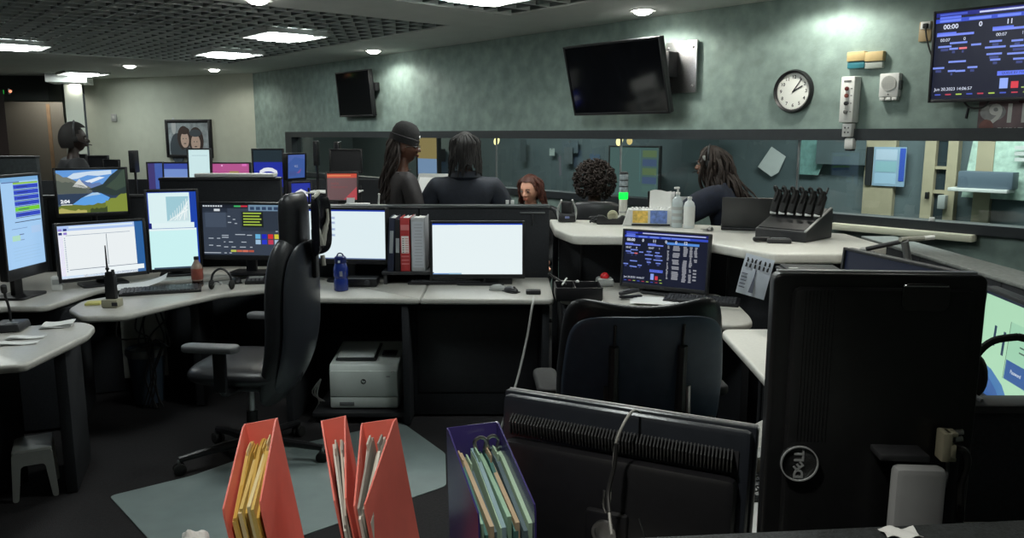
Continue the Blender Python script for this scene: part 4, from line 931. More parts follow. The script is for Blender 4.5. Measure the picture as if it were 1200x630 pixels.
# floor mat
mm = mat('grey_mat', rgb(130, 144, 143), .55, noise=.08, scale=7)
pts = ccw([P2(128, 581, .004), P2(226, 557, .004), P2(300, 531, .004), P2(470, 494, .004), P2(522, 531, .004), P2(523, 569, .004), P2(410, 608, .004), P2(330, 636, .004), P2(182, 640, .004)])
m = MB(); m.prism(round_poly(pts, .03), .0, .006, mm, bev=.002); tag(m.build('chair_mat'), 'pale grey chair mat on the dark carpet under the tall chair', 'mat')
# ================================================================ magazine holders and their folders
def holder(label, bl, br, Y, yaw, lean, col, w, d=.25, h=.31, hfront=.24, wf=None, noise=.06, rough=.5, name='magazine_holder', group=None):
    tc = (at_y(*bl, Y)+at_y(*br, Y))/2
    Rm = Matrix.Rotation(R(yaw), 4, 'Z') @ Matrix.Rotation(R(lean), 4, 'Y')
    base = tc-(Rm @ Vector((0, d/2, h)))
    base.z = .7505+abs(math.sin(R(lean)))*w/2
    o = thing(name, label, 'file holder', base, rot=Rm.to_euler(), group=group)
    mt = mat(label[:14].replace(' ', '_')+'_board', col, rough, noise=noise, scale=14)
    prof = [(-d/2, 0), (d/2, 0), (d/2, h), (d/2-.02, h), (-d/2+.004, hfront), (-d/2, hfront-.012)]
    T = Matrix(((0, 0, 1, 0), (1, 0, 0, 0), (0, 1, 0, 0), (0, 0, 0, 1)))     # drawing (y, z) pulled along x
    ta = math.atan2((w-(wf or w))/2, d)
    for sx in (-1, 1):
        m = MB(); m.prism(prof, -.0016, .0016, mt, M=Matrix.Translation((sx*w/2, d/2, 0)) @ Matrix.Rotation(-sx*ta, 4, 'Z') @ Matrix.Translation((0, -d/2, 0)) @ T); m.build('side_panel', o)
    m = MB(); m.box((0, d/2-.0016, h/2), (w, .0032, h), mt, bev=.001); m.build('back_panel', o)
    m = MB(); m.prism([(-w/2, d/2), (w/2, d/2), ((wf or w)/2, -d/2), (-(wf or w)/2, -d/2)][::-1], 0, .0032, mt); m.box((0, -d/2+.0016, .02), (wf or w, .0032, .04), mt, bev=.001); m.build('base_panel', o)
    return o, Rm, base
def fill(Rm, base, w, d, h, hfront, n, cols, label, group, name='file_folder', seed=1, drop=.035, wf=None):
    random.seed(seed)
    T = Matrix(((0, 0, 1, 0), (1, 0, 0, 0), (0, 1, 0, 0), (0, 0, 0, 1)))
    th = (w-.012)/n; first = None
    for k in range(n):
        x = -w/2+.006+th*(k+.5); hb = h-drop-random.uniform(0, .02); hf_ = hfront-random.uniform(-.018, .015); y0 = -d/2+random.uniform(.002, .02)
        prof = [(y0, .004), (d/2-.008, .004), (d/2-.008-random.uniform(0, .01), hb), (d/2-.06, hb-.004), (y0, hf_)]
        c = cols[k % len(cols)]; ta = -math.atan2((w-(wf or w))*x/w, d); Tt = Matrix.Translation((0, d/2, 0)) @ Matrix.Rotation(ta, 4, 'Z') @ Matrix.Translation((0, -d/2, 0)) @ T; q_ = .47 if not wf else .22
        m = MB(); m.prism(prof, -th*q_, th*q_, c, M=Tt)
        if k % 2: m.prism([(d/2-.07, hb-.02), (d/2-.03, hb-.02), (d/2-.03, hb+.012), (d/2-.07, hb+.008)], -th*.18, th*.18, cols[(k+1) % len(cols)], M=Tt)
        o = m.build(name, loc=base+(Rm @ Vector((x, 0, .001))), rot=(Rm @ Matrix.Rotation(R(random.uniform(-1.2, 1.2)), 4, 'Y')).to_euler(), smooth=0)
        tag(o, label, 'folder', group)
YL = [mat('folder_yellow', rgb(212, 184, 104), .7, noise=.08, scale=12), mat('folder_gold', rgb(204, 168, 78), .7, noise=.08, scale=12), mat('folder_cream', rgb(222, 206, 156), .7)]
WHF = [mat('folder_white', rgb(214, 214, 206), .7, noise=.05), mat('folder_grey', rgb(150, 150, 144), .7), mat('folder_offwhite', rgb(196, 190, 178), .7)]
GR = [mat('folder_green', rgb(150, 186, 162), .7, noise=.06), mat('folder_teal', rgb(70, 116, 112), .7), mat('folder_tan', rgb(190, 168, 140), .7), mat('folder_slate', rgb(90, 110, 118), .7), mat('folder_mint', rgb(172, 200, 176), .7), mat('folder_pale_blue', rgb(140, 168, 178), .7)]
RED = rgb(226, 112, 98)
_, Rm, b_ = holder('red file holder packed with yellow folders, standing apart from the red pair', (290, 500), (322, 490), 1.60, 6, -9, RED, .066)
fill(Rm, b_, .066, .25, .31, .215, 8, YL, 'yellow folder packed in the red file holder that stands apart', 'yellow folders in the red holder', seed=1)
_, Rm, b_ = holder('red file holder with few papers, thinner of the red pair', (377, 501), (405, 492), 1.62, 12, -9, rgb(226, 113, 99), .05, wf=.020)
fill(Rm, b_, .05, .25, .31, .19, 4, WHF, 'pale folder standing in the thinner holder of the red pair', 'pale folders in the thin red holder', seed=2, wf=.020)
_, Rm, b_ = holder('thicker red file holder of the red pair, showing its broad side', (427, 501), (462, 488), 1.60, -2, -9, rgb(225, 111, 97), .072, wf=.018)
fill(Rm, b_, .072, .25, .31, .21, 6, WHF, 'white folder standing in the thicker holder of the red pair', 'white folders in the thick red holder', seed=3, drop=.03, wf=.018)
_, Rm, b_ = holder('dark violet file holder with green folders beside the vented monitor', (524, 492), (582, 490), 1.58, 17, -1, rgb(58, 50, 104), .105, rough=.22)
fill(Rm, b_, .105, .25, .31, .20, 11, GR, 'pale green or grey folder in the dark violet file holder', 'green folders in the violet holder', seed=4, drop=.045)
m = MB()
for k in range(2): m.tube([(-.02+k*.026, .0, 0), (-.024+k*.026, .0, .018), (-.012+k*.026, 0, .026), (0+k*.026, 0, .018), (-.004+k*.026, 0, 0)], .004, M_steel, smooth=4)
tag(m.build('binder_clip', loc=b_+(Rm @ Vector((.02, .09, .268))), rot=Rm.to_euler()), 'shiny metal clips on top of the green folders in the violet holder', 'clip')
# ================================================================ turned-away monitors
def back_monitor(name, label, TL, YL_, TR, YR_, h, mt):
    A = at_y(*TL, YL_); B = at_y(*TR, YR_); zt = (A.z+B.z)/2; w = (B-A).length
    yaw = math.atan2((B-A).y, (B-A).x); c = (A+B)/2
    return thing(name, label, 'monitor', (c.x, c.y, .75), yaw), w, zt-.75, zt-.75-h
M_hp = mat('monitor_back_satin', (.016, .019, .026), .33, noise=.1, scale=40)
o, w, zt, zb = back_monitor('monitor', 'turned-away wide monitor with a slotted vent band and a wire over its top', (587, 458), 1.70, (886, 503), 1.462, .335, M_hp)
T = Matrix.Translation((0, 0, zt)) @ Matrix.Rotation(R(-7), 4, 'X') @ Matrix.Translation((0, 0, -zt))
h = zt-zb
m = MB(); m.box((0, .03, zt-h/2), (w, .022, h), M_hp, bev=.006); m.box((0, .012, zt-h/2-.0), (w-.012, .03, h-.012), M_hp, bev=.012)
m.box((0, -.012, zt-h/2-.045), (w-.05, .05, h-.10), M_black, bev=.016)
m.box((0, .0425, zt-.0015), (w-.004, .004, .006), mat('silver_rim', (.50, .51, .53), .35, metal=.1), bev=.001); m.box((w/2-.001, .035, zt-h/2), (.004, .008, h-.004), MATS['silver_rim'], bev=.001)
bmesh.ops.transform(m.bm, matrix=T, verts=m.bm.verts); m.build('back_shell', o)
m = MB(); n = 66
for k in range(n):
    t = (k+.5)/n-.5; m.box((t*(w-.07), -.012-.004, zt-.063), (.0032, .03, .034), mat('vent_rib', (.05, .052, .055), .35), rot=(28, 0, 8), bev=.001)
m.box((0, .0, zt-.066), (w-.055, .014, .04), M_ink); bmesh.ops.transform(m.bm, matrix=T, verts=m.bm.verts); m.build('vent_grille', o)
m = MB(); m.box((0, .044, zt-h/2), (w-.036, .006, h-.04), M_tvoff); bmesh.ops.transform(m.bm, matrix=T, verts=m.bm.verts); m.build('screen', o)
m = MB(); m.box((0, -.06, (zb)/2+.07), (.09, .03, zb+.14), M_black, bev=.008); m.prism(rrect(.24, .2, .03), 0, .014, M_black, bev=.004, M=Matrix.Translation((0, -.04, 0))); m.build('stand', o)
m = MB(); m.lathe([(.02, -.004), (.026, -.004), (.026, .004), (.02, .004), (.02, -.004)], M_alu, c=(.0, -.08, zb+.10), rot=(90, 0, 0)); m.build('lock_ring', o)
# wire hooked over it
cw_ = [at_y(750, 483, 1.56), at_y(742, 481, 1.53), at_y(732, 494, 1.50), at_y(722, 518, 1.49), at_y(719, 545, 1.485), at_y(715, 575, 1.47), at_y(714, 600, 1.44), at_y(717, 626, 1.40)]
m = MB(); m.tube(cw_, .0028, mat('wire_pale', (.34, .34, .32), .4), smooth=5); m.tube([cw_[3]+Vector((0, -.004, 0)), cw_[4]+Vector((.001, -.004, 0)), cw_[5]+Vector((-.004, -.003, .0)), cw_[6]], .0045, M_bcable, smooth=4)
tag(m.build('monitor_wire'), 'thin pale wire hooked over the top of the vented monitor', 'wire')
m = MB(); m.tube([at_y(708, 574, 1.46), at_y(707, 590, 1.46), at_y(710, 600, 1.46)], .0022, M_steel, smooth=3); m.tube([at_y(749, 607, 1.43), at_y(756, 628, 1.42)], .0018, M_steel); tag(m.build('key_ring'), 'small bright metal clip dangling from the wire behind the vented monitor', 'clip')
# upright turned-away monitor
o, w, zt, zb = back_monitor('monitor', 'tall upright turned-away monitor with a round ringed emblem low on its back', (907, 322), 1.335, (1158, 320), 1.31, .57, M_black)
h = zt-zb
M_db = mat('upright_back', (.011, .0115, .0125), .38, noise=.12, scale=50)
m = MB(); m.prism(rrect(w, h, .014), -.018, .018, M_db, bev=.006, M=Matrix.Translation((0, .012, zt-h/2)) @ XZ()); m.box((0, -.018, zt-h/2), (w*.84, .028, h*.93), M_db, bev=.012)
for k in range(9): m.box((-w*.37+k*.0058, -.031-.0004, zt-h*.27), (.002, .0025, h*.46), M_db, bev=.001)
m.box((0, .02, zt+.0005), (w-.02, .016, .004), MATS['silver_rim'], bev=.001); m.build('back_shell', o)
m = MB(); m.prism(rrect(.075, .045, .012), -.002, .002, M_black_gl, M=Matrix.Translation((w*.18, -.0325, zt-.032)) @ XZ()); m.box((w*.18, -.033, zt-.0135), (.07, .003, .002), MATS['silver_rim']); m.build('latch_recess', o)
m = MB(); m.box((0, .034, zt-h/2), (w-.03, .008, h-.03), M_tvoff); m.build('screen', o)
m = MB(); EM = mat('emblem_grey', rgb(160, 164, 166), .5)
ex, ez = -w/2+.05, zt-.322
m.lathe([(.0293, -.001), (.0315, -.001), (.0315, .002), (.0293, .002), (.0293, -.001)], EM, c=(ex, -.0375, ez), rot=(90, 0, 0), seg=40); m.cyl((ex, -.030, ez), (ex, -.0365, ez), .0315, M_db, seg=40)
m.text('D', .022, EM, Matrix.Translation((ex, -.0371, ez-.0185)) @ XZ() @ Matrix.Rotation(R(90), 4, 'Z'), bold=.0008)
m.text('E', .022, EM, Matrix.Translation((ex, -.0371, ez-.0045)) @ XZ() @ Matrix.Rotation(R(130), 4, 'Z'), bold=.0008)
m.text('L', .022, EM, Matrix.Translation((ex, -.0371, ez+.0085)) @ XZ() @ Matrix.Rotation(R(90), 4, 'Z'), bold=.0008)
m.text('L', .022, EM, Matrix.Translation((ex, -.0371, ez+.0195)) @ XZ() @ Matrix.Rotation(R(90), 4, 'Z'), bold=.0008); m.build('logo', o, smooth=0)
sx_ = (1068-1030)/942*1.3
m = MB(); sg = mat('stand_grey', rgb(150, 152, 154), .4, noise=.05)
m.box((sx_, -.085, (zt-.30)/2), (.083, .04, zt-.30), sg, bev=.012, taper=(1.0, .8)); m.build('stand_column', o)
m = MB(); m.box((sx_-.02, -.055, zt-.291), (.08, .05, .012), M_dark, bev=.004); m.build('stand_head', o)
m = MB(); m.prism(rrect(.26, .19, .03), 0, .016, sg, bev=.005, M=Matrix.Translation((sx_, -.02, 0))); m.build('stand_base', o)
# video plug on the back of the upright monitor
p = at_y(1109, 521, 1.262)
o = thing('video_plug', 'cream video plug with thumb screws on the back of the upright monitor', 'plug', p, R(-6))
m = MB(); tan_ = mat('plate_tan', rgb(190, 184, 160), .5)
m.box((-.004, 0, 0), (.016, .03, .05), tan_, bev=.003); m.box((.005, -.002, -.006), (.012, .026, .022), tan_, bev=.003); m.box((.004, 0, .021), (.018, .024, .008), tan_, bev=.002); m.box((.004, 0, -.021), (.018, .024, .008), tan_, bev=.002); m.build('shell', o)
for z in (.022, .010):
    m = MB(); m.cyl((.012, 0, z), (.024, 0, z+.002), .0045, M_steel); m.build('thumb_screw', o)
m = MB(); m.tube([(.012, 0, -.004), (.028, -.004, -.008), (.034, -.004, -.03), (.030, 0, -.07), (.034, 0, -.13)], .006, M_bcable, smooth=4); m.tube([(.004, -.002, -.03), (.003, -.006, -.05), (.001, -.004, -.072)], .0028, M_grey, smooth=4); m.build('cord', o)
# ================================================================ things on the desks
def keyboard(label, px, py, z, yaw, w=.44, d=.14, m_=M_black):
    o = thing('keyboard', label, 'keyboard', at_z(px, py, z), R(yaw))
    m = MB(); m.box((0, 0, .010), (w, d, .018), m_, rot=(4, 0, 0), bev=.005); m.build('case', o)
    m = MB(); kk = mat('key_grey', (.055, .058, .065), .4)
    for r_ in range(5):
        y = d*.36-r_*d*.18
        for c_ in range(20):
            if r_ == 4 and 3 <= c_ <= 8: continue
            m.box((-w*.46+w*.92*(c_+.5)/20, y, .022+y*.07), (w*.92/20*.82, d*.14, .007), kk)
        if r_ == 4: m.box((-w*.18, y, .022+y*.07), (w*.26, d*.14, .007), kk)
    m.build('keys', o, smooth=0)
    return o
keyboard('black keyboard on the curved shelf before the white form screen', 189, 342, .741, 20)
keyboard('low black keyboard under the large blank white screen', 523, 331, .751, 0, .46)
keyboard('black keyboard beside the papers under the screen of call figures', 822, 354, .751, -20, .40)
keyboard('black keyboard lying between the two turned-away monitors', 858, 578, .751, 4, .40)
def mouse(label, px, py, z, yaw, m_):
    o = thing('mouse', label, 'mouse', at_z(px, py, z), R(yaw))
    m = MB(); m.ball((0, 0, .008), (.03, .055, .026), m_, seg=20); m.box((0, 0, .004), (.056, .1, .006), m_, bev=.002); m.build('shell', o)
    m = MB(); m.cyl((-.004, -.025, .03), (.004, -.025, .03), .008, M_rub); m.build('scroll_wheel', o)
    return o
mouse('dark mouse on the curved shelf behind the tall chair', 277, 331, .741, 30, M_black)
mouse('black mouse beside the pale one on the centre worktop', 599, 342, .751, 40, M_black)
mouse('pale mouse lying on its cord on the centre worktop', 584, 339.5, .751, 75, M_lgrey)
# cable box and white cable
o = thing('cable_adapter', 'black adapter with a white cable hanging over the centre worktop edge', 'adapter', at_z(625, 344, .751))
m = MB(); m.box((0, 0, .012), (.085, .05, .022), M_black, bev=.005); m.build('case', o)
p = at_z(625, 344, .751)
loc = lambda q: q-p
m = MB(); m.tube([loc(at_y(625, 347, 4.44)), loc(at_y(625, 352, 4.36)), loc(at_y(623, 362, 4.33)), loc(at_y(618, 393, 4.33)), loc(at_y(611, 425, 4.3)), loc(at_y(604, 452, 4.25)), loc(at_y(596, 475, 4.2)), Vector((-.2, -.33, -.735))], .0065, M_cable, smooth=5); m.build('cable', o)
# blue bottle
o = thing('water_bottle', 'translucent blue water bottle at the edge of the centre worktop', 'bottle', at_z(400, 340, .751))
mb_ = mat('bottle_blue', (.012, .03, .20), .15, spec=.7)
m = MB(); m.lathe([(0, 0), (.038, 0), (.042, .006), (.042, .06), (.037, .075), (.042, .09), (.042, .135), (.034, .155), (.03, .165)], mb_); m.build('body', o)
m = MB(); m.lathe([(.032, .163), (.034, .168), (.034, .195), (.026, .203), (0, .203)], mat('cap_blue', (.01, .02, .12), .3)); m.tube([(-.02, 0, .2), (-.01, 0, .217), (.01, 0, .217), (.02, 0, .2)], .004, MATS['cap_blue'], smooth=3); m.build('cap', o)
m = MB()
for k in range(3): m.box((.004+.006*k, -.0425, .105), (.003, .002, .03), M_lgrey)
m.box((0, -.0385, .175), (.012, .003, .012), M_white); m.build('marking', o)
# black hub under the shortcut screen
o = thing('docking_box', 'flat black box with a round knob under the screen with blue shortcuts', 'box', at_z(424, 335, .751))
m = MB(); m.box((0, .03, .025), (.19, .12, .05), M_black, bev=.008); m.build('case', o)
m = MB(); m.cyl((.04, -.03, .025), (.04, -.045, .025), .018, M_dark, bev=.003); m.build('knob', o)
# binders on a low ledge
o = thing('binder_ledge', 'low dark ledge carrying the row of binders by the centre divider', 'ledge', (-.63, 4.93, .75))
m = MB(); m.box((0, 0, .07), (.32, .26, .02), M_dark, bev=.004); 
for sx in (-1, 1): m.box((sx*.14, 0, .03), (.02, .24, .06), M_dark)
m.build('ledge', o)
def binder(label, px, w, h, col, spine, tilt=0, lab=None, rough=.5):
    p = at_y(px, 315, 4.86); o = thing('ring_binder', label, 'binder', (p.x, 4.93, .8305), rot=(0, R(tilt), 0))
    mt = mat('binder_%s' % label[:12].replace(' ', '_'), col, rough, noise=.08, scale=30)
    m = MB()
    for sx in (-1, 1): m.box((sx*(w/2-.002), 0, h/2), (.004, .23, h), mt, bev=.001)
    m.box((0, -.113, h/2), (w, .004, h), mt, bev=.001); m.build('cover', o)
    m = MB(); random.seed(int(px))
    for k in range(6): m.box((-w/2+.006+(w-.012)*(k+.5)/6, .005, h/2+random.uniform(-.008, .006)), ((w-.012)/6*.8, .21, h-.02), M_paper)
    m.build('pages', o)
    m = MB()
    for (z, hh, wf, c) in spine: m.box((0, -.1158, z*h), (w*wf, .0012, hh*h), c)
    if lab: lab(m, w, h)
    m.build('spine_label', o)
c1 = mat('label_grey', rgb(150, 156, 160), .6); c2 = mat('label_white', rgb(226, 222, 218), .6); c3 = mat('label_rose', rgb(206, 120, 120), .6)
binder('navy ring binder with a long grey spine label, nearest the shortcut screen', 459, .042, .325, rgb(30, 36, 58), [(.55, .42, .5, c1)], 3)
binder('black ring binder with a short grey label between the navy and red ones', 467.2, .034, .315, rgb(20, 20, 26), [(.5, .28, .6, c1)], 1)
def rl(m, w, h):
    for k in range(7): m.box((-w*.18, -.1168, (.36+.042*k)*h), (w*.16, .001, .014*h), M_ink); m.box((w*.16, -.1168, (.36+.042*k)*h), (w*.3, .001, .012*h), c3)
    for k in range(3): m.box((0, -.1162, (.14+.07*k)*h), (w*.75, .001, .02*h), c3)
    m.box((0, -.1162, .82*h), (w*.8, .001, .10*h), c3)
binder('red ring binder with a printed white spine label', 476.5, .062, .325, rgb(172, 52, 54), [(.5, .32, .72, c2)], 0, rl)
def gl2(m, w, h):
    for k in range(14): m.box((.002, -.1166, (.12+.058*k)*h), (w*.6*(1-.25*(k % 3)/2), .001, .012*h), c1)
binder('thick grey-white ring binder at the end of the row beside the blank screen', 491.5, .086, .325, rgb(170, 172, 176), [(.5, .86, .8, mat('label_pale', rgb(186, 190, 198), .6))], 0, gl2)
# black speaker bar under blank screen
o = thing('desk_phone', 'dark desk unit at the foot of the blank white screen', 'phone', at_z(585, 331, .751))
m = MB(); m.box((0, 0, .025), (.16, .11, .045), M_dark, rot=(12, 0, 0), bev=.008); m.build('base', o)
m = MB(); m.box((-.05, 0, .056), (.045, .12, .02), M_black, rot=(12, 0, 0), bev=.008); m.build('handset', o)
# items on centre panel rail
o = thing('paper_slip', 'small white slip leaning on the rail above the shortcut screen', 'paper', at_y(411, 240, 5.12)+Vector((0, 0, .004)))
m = MB(); m.box((0, 0, .022), (.05, .004, .04), M_paper, rot=(-20, 0, 0)); m.box((0, .012, .004), (.07, .05, .006), M_paper, bev=.002); m.build('slip', o)
m = MB(); m.box((0, 0, .004), (.12, .07, .008), M_paper, bev=.002); tag(m.build('note_pad', loc=(-.97, 5.12, 1.2095)), 'flat white pad on the rail above the shortcut screen', 'pad')
m = MB(); m.cyl((0, 0, 0), (.004, 0, .062), .006, M_white); m.ball((.004, 0, .064), .008, M_white); tag(m.build('marker_pen', loc=(-.85, 5.12, 1.21)), 'white marker standing on the rail below the person in the beanie', 'pen')
for x, lb in ((594.5, 'first small white tag on the rail in front of the navy-coated person'), (600.5, 'second small white tag on the rail, nearer the seated person')):
    m = MB(); m.box((0, 0, .014), (.022, .012, .028), M_paper, bev=.002); tag(m.build('tag', loc=(at_y(x, 240, 5.12).x, 5.12, 1.2095)), lb, 'tag')
# ---- left console clutter
o = thing('handheld_radio', 'dark handheld radio with a thin antenna standing in a cream charger', 'radio', at_z(132, 359, .741))
m = MB(); m.box((0, 0, .022), (.085, .075, .044), mat('charger_cream', rgb(150, 148, 128), .5), bev=.006); m.box((.03, -.038, .02), (.03, .003, .02), M_ink); m.build('charger', o)
m = MB(); m.box((0, 0, .10), (.056, .036, .14), M_black, bev=.008); m.box((.0, .0, .175), (.045, .034, .03), M_black, bev=.008); m.cyl((.016, 0, .18), (.016, 0, .2), .008, M_dark); m.build('radio_body', o)
m = MB(); m.cyl((-.012, 0, .18), (-.014, 0, .33), .0055, M_black, r1=.003); m.ball((-.012, 0, .205), .010, M_black); m.build('antenna', o)
m = MB(); m.box((0, 0, .006), (.075, .075, .012), mat('sticky_yellow', rgb(206, 200, 120), .8), bev=.001); tag(m.build('note_pad', loc=at_z(110, 356, .741), rot=(0, 0, R(15))), 'yellow sticky-note pad beside the handheld radio', 'pad')
def curl(w, d, lift): return lambda u, v: Vector(((u-.5)*w, (v-.5)*d, .002+lift*(u**3)*.6+.006*math.sin(v*3)))
m = MB(); m.sheet(curl(.28, .21, .09), 12, 6, M_paper, .0012); tag(m.build('paper_sheet', loc=at_z(165, 336, .751)+Vector((0, .02, .0)), rot=(0, 0, R(20))), 'curling white sheet on the worktop behind the handheld radio', 'paper')
o = thing('drink_bottle', 'drink bottle with a red-brown label beside the black keyboard', 'bottle', at_z(232, 335, .741))
m = MB(); m.lathe([(0, 0), (.03, 0), (.034, .008), (.031, .03), (.034, .05), (.034, .11), (.030, .125), (.014, .155), (.013, .165)], mat('bottle_clear', rgb(150, 130, 118), .15)); m.lathe([(0, .002), (.0305, .002), (.0345, .01), (.0318, .03), (.032, .04), (0, .04)], mat('cola', rgb(34, 16, 12), .2)); m.build('body', o)
m = MB(); m.lathe([(.0345, .045), (.0348, .05), (.0348, .105), (.0345, .11)], mat('label_redbrown', rgb(140, 74, 62), .5, noise=.2, scale=30)); m.build('label', o)
m = MB(); m.cyl((0, 0, .163), (0, 0, .182), .015, M_black, bev=.002); m.build('cap', o)
o = thing('headset', 'black headset with a bent boom lying on the curved shelf', 'headset', at_z(258, 340, .741)+Vector((0, .03, 0)))
m = MB(); m.tube([(-.06, 0, .02), (-.05, .0, .09), (0, 0, .125), (.05, 0, .09), (.06, 0, .03)], .007, M_black, smooth=5); m.build('headband', o)
for sx in (-1, 1): m = MB(); m.ball((sx*.06, 0, .03), (.016, .03, .03), M_rub); m.cyl((sx*.045, -.004, .03), (sx*.045, -.006, .034), .01, M_steel); m.build('ear_cup', o)
m = MB(); m.tube([(-.06, -.02, .03), (-.04, -.05, .05), (0, -.07, .06), (.02, -.07, .05)], .004, M_dark, smooth=4); m.ball((.02, -.07, .05), .009, M_lgrey); m.build('boom', o)
o = thing('desk_calculator', 'small dark keypad device on the curved shelf by the tall chair', 'keypad', at_z(300, 331, .741), R(10))
m = MB(); m.box((0, 0, .014), (.12, .11, .024), M_black, rot=(8, 0, 0), bev=.005); m.build('case', o)
m = MB(); m.box((0, .025, .030), (.09, .035, .003), M_lgrey, rot=(8, 0, 0)); m.build('display', o)
m = MB()
for i in range(4):
    for j in range(3): m.box((-.036+i*.024, -.005-j*.016, .0265-j*.0022), (.016, .01, .005), M_grey)
m.build('keys', o)
m = MB(); m.box((0, 0, .04), (.055, .07, .08), M_white, bev=.004); m.box((0, -.036, .05), (.04, .002, .03), M_lgrey); tag(m.build('card_box', loc=at_z(68, 339, .751), rot=(0, 0, R(20))), 'small white box between the upright call list and the white form screen', 'box')
# corner worktop
o = thing('desk_microphone', 'dark desk microphone with a gooseneck on the corner worktop', 'microphone', at_z(13, 386, .751), R(10))
m = MB(); m.box((0, 0, .02), (.13, .14, .035), M_dark, bev=.008, taper=.9); m.box((.02, -.03, .038), (.05, .03, .004), M_grey); m.build('base', o)
m = MB(); m.tube([(-.01, .03, .035), (-.012, .03, .1), (-.015, .015, .15), (-.005, -.015, .185)], .006, M_black, smooth=5); m.build('gooseneck', o)
m = MB(); m.cyl((-.005, -.015, .18), (.0, -.03, .215), .013, M_black, bev=.004); m.build('capsule', o)
for k, (x, y, w_, d_, yw, lb) in enumerate(((66, 382, .13, .10, 20, 'folded white papers near the back of the corner worktop'), (30, 396, .15, .05, 12, 'white envelope strip on the corner worktop'), (18, 403, .17, .045, 14, 'second white strip lying nearer the worktop edge'))):
    m = MB()
    for j in range(2 if k else 4): m.sheet(lambda u, v, j=j: Vector(((u-.5)*w_+.004*j, (v-.5)*d_+.003*j, .001+.004*j+.004*math.sin(u*5+j)+.0005)), 8, 4, M_paper, .001)
    tag(m.build('paper', loc=at_z(x, y, .752), rot=(0, 0, R(yw))), lb, 'paper')
# ---- right-centre worktop
o = thing('desk_tray', 'black tray with a pen on the worktop behind the empty chair', 'tray', at_z(678, 351, .751)+Vector((0, .06, 0)))
m = MB(); m.box((0, 0, .006), (.25, .2, .012), M_black, bev=.003)
for a, b, c_, d_ in ((0, .1, .25, .008), (0, -.1, .25, .008), (-.125, 0, .008, .2), (.125, 0, .008, .2), (-.02, 0, .006, .2)): m.box((a, b, .04), (c_, d_, .07), M_black, bev=.003)
m.tube([(-.16, .1, .12), (-.13, .1, .10), (-.06, .08, .06)], .006, M_black, smooth=3); m.build('tray_body', o)
m = MB(); m.cyl((-.09, -.02, .075), (-.06, .03, .105), .005, M_white); tag(m.build('pen', loc=o.location), 'white pen leaning in the black tray', 'pen')
m = MB(); m.ball((0, 0, .01), .01, M_white); m.cyl((0, 0, 0), (0, 0, .006), .012, M_dark); tag(m.build('push_button', loc=Vector(o.location)+Vector((.0, .03, .075))), 'small white knob on the black tray', 'knob')
o = thing('trackball', 'white trackball with a red ball on the worktop behind the empty chair', 'trackball', at_z(708, 333, .751)+Vector((0, -.02, 0)))
m = MB(); m.box((0, 0, .022), (.10, .13, .044), M_lgrey, bev=.016); m.build('shell', o)
m = MB(); m.ball((0, .0, .05), .028, mat('ball_red', rgb(205, 40, 46), .25)); m.build('ball', o)
m = MB()
for sx in (-1, 1): m.box((sx*.032, -.045, .043), (.025, .035, .006), M_white, bev=.002)
m.build('button', o)
m = MB()
for k in range(3): m.sheet(lambda u, v, k=k: Vector(((u-.5)*.34+.02*k, (v-.5)*.19-.01*k, .002+.002*k+.004*math.sin(u*4+k))), 10, 4, M_paper, .0012)
tag(m.build('paper_sheet', loc=at_z(775, 353, .7525), rot=(0, 0, R(-8))), 'loose white papers under the screen of call figures', 'paper')
o = thing('stapler', 'dark stapler with a shiny top on the papers behind the empty chair', 'stapler', at_z(739, 349, .756), R(20))
m = MB(); m.box((0, 0, .008), (.13, .035, .012), M_black, bev=.004); m.build('base', o)
m = MB(); m.box((-.01, 0, .036), (.12, .03, .02), M_dark, rot=(0, -8, 0), bev=.006); m.box((-.03, 0, .05), (.04, .02, .006), M_steel, rot=(0, -8, 0), bev=.002); m.build('arm', o)
# ---- raised counter
ZC = 1.0505
o = thing('radio_charger', 'black desk charger with two upright silver prongs at the end of the white counter', 'charger', at_z(664, 259.5, ZC))
m = MB(); m.box((0, 0, .03), (.125, .11, .06), M_black, bev=.012, taper=.92); m.box((0, -.054, .035), (.03, .004, .014), mat('badge_blue', rgb(120, 130, 180), .4)); m.build('base', o)
for sx in (-1, 1):
    m = MB(); m.tube([(sx*.055, -.02, .02), (sx*.062, 0, .06), (sx*.058, .0, .10), (sx*.038, 0, .145)], [.010, .009, .006], M_lgrey, smooth=4); m.ball((sx*.038, 0, .148), .007, M_white); m.build('prong', o)
m = MB(); m.box((0, .01, .09), (.075, .05, .10), M_black, bev=.01); m.build('handset', o)
o = thing('tape_dispenser', 'black tape dispenser on the white counter beside the signal tower', 'tape dispenser', at_z(716, 262.5, ZC), R(-4))
m = MB(); m.prism(round_poly([(-.10, 0), (.09, 0), (.10, .055), (.075, .062), (.05, .04), (-.02, .035), (-.05, .06), (-.095, .06)], .012), -.03, .03, M_black, bev=.004, M=XZ()); m.build('base', o)
m = MB(); m.lathe([(.022, -.012), (.036, -.012), (.036, .012), (.022, .012), (.022, -.012)], mat('tape_cream', rgb(190, 186, 160), .5), c=(.01, 0, .058), rot=(90, 0, 0)); m.build('roll', o)
o = thing('cable_knot', 'dark knotted cable beside the tape dispenser on the white counter', 'cable', at_z(696, 262, ZC))
m = MB(); random.seed(9); pts = [Vector((random.uniform(-.04, .04), random.uniform(-.03, .03), random.uniform(.008, .06))) for k in range(14)]; m.tube(pts, .007, M_dark, smooth=5, cyclic=True); m.build('cable', o)
o = thing('signal_tower', 'signal tower with a lit green band above a white post on the counter', 'signal light', at_z(731, 258, ZC)+Vector((0, .05, 0)))
m = MB(); m.lathe([(0, 0), (.045, 0), (.045, .015), (.03, .03), (.030, .145), (0, .145)], mat('tower_white', rgb(205, 205, 196), .4)); m.lathe([(.031, .05), (.033, .052), (.033, .06), (.031, .062)], M_lgrey); m.build('post', o)
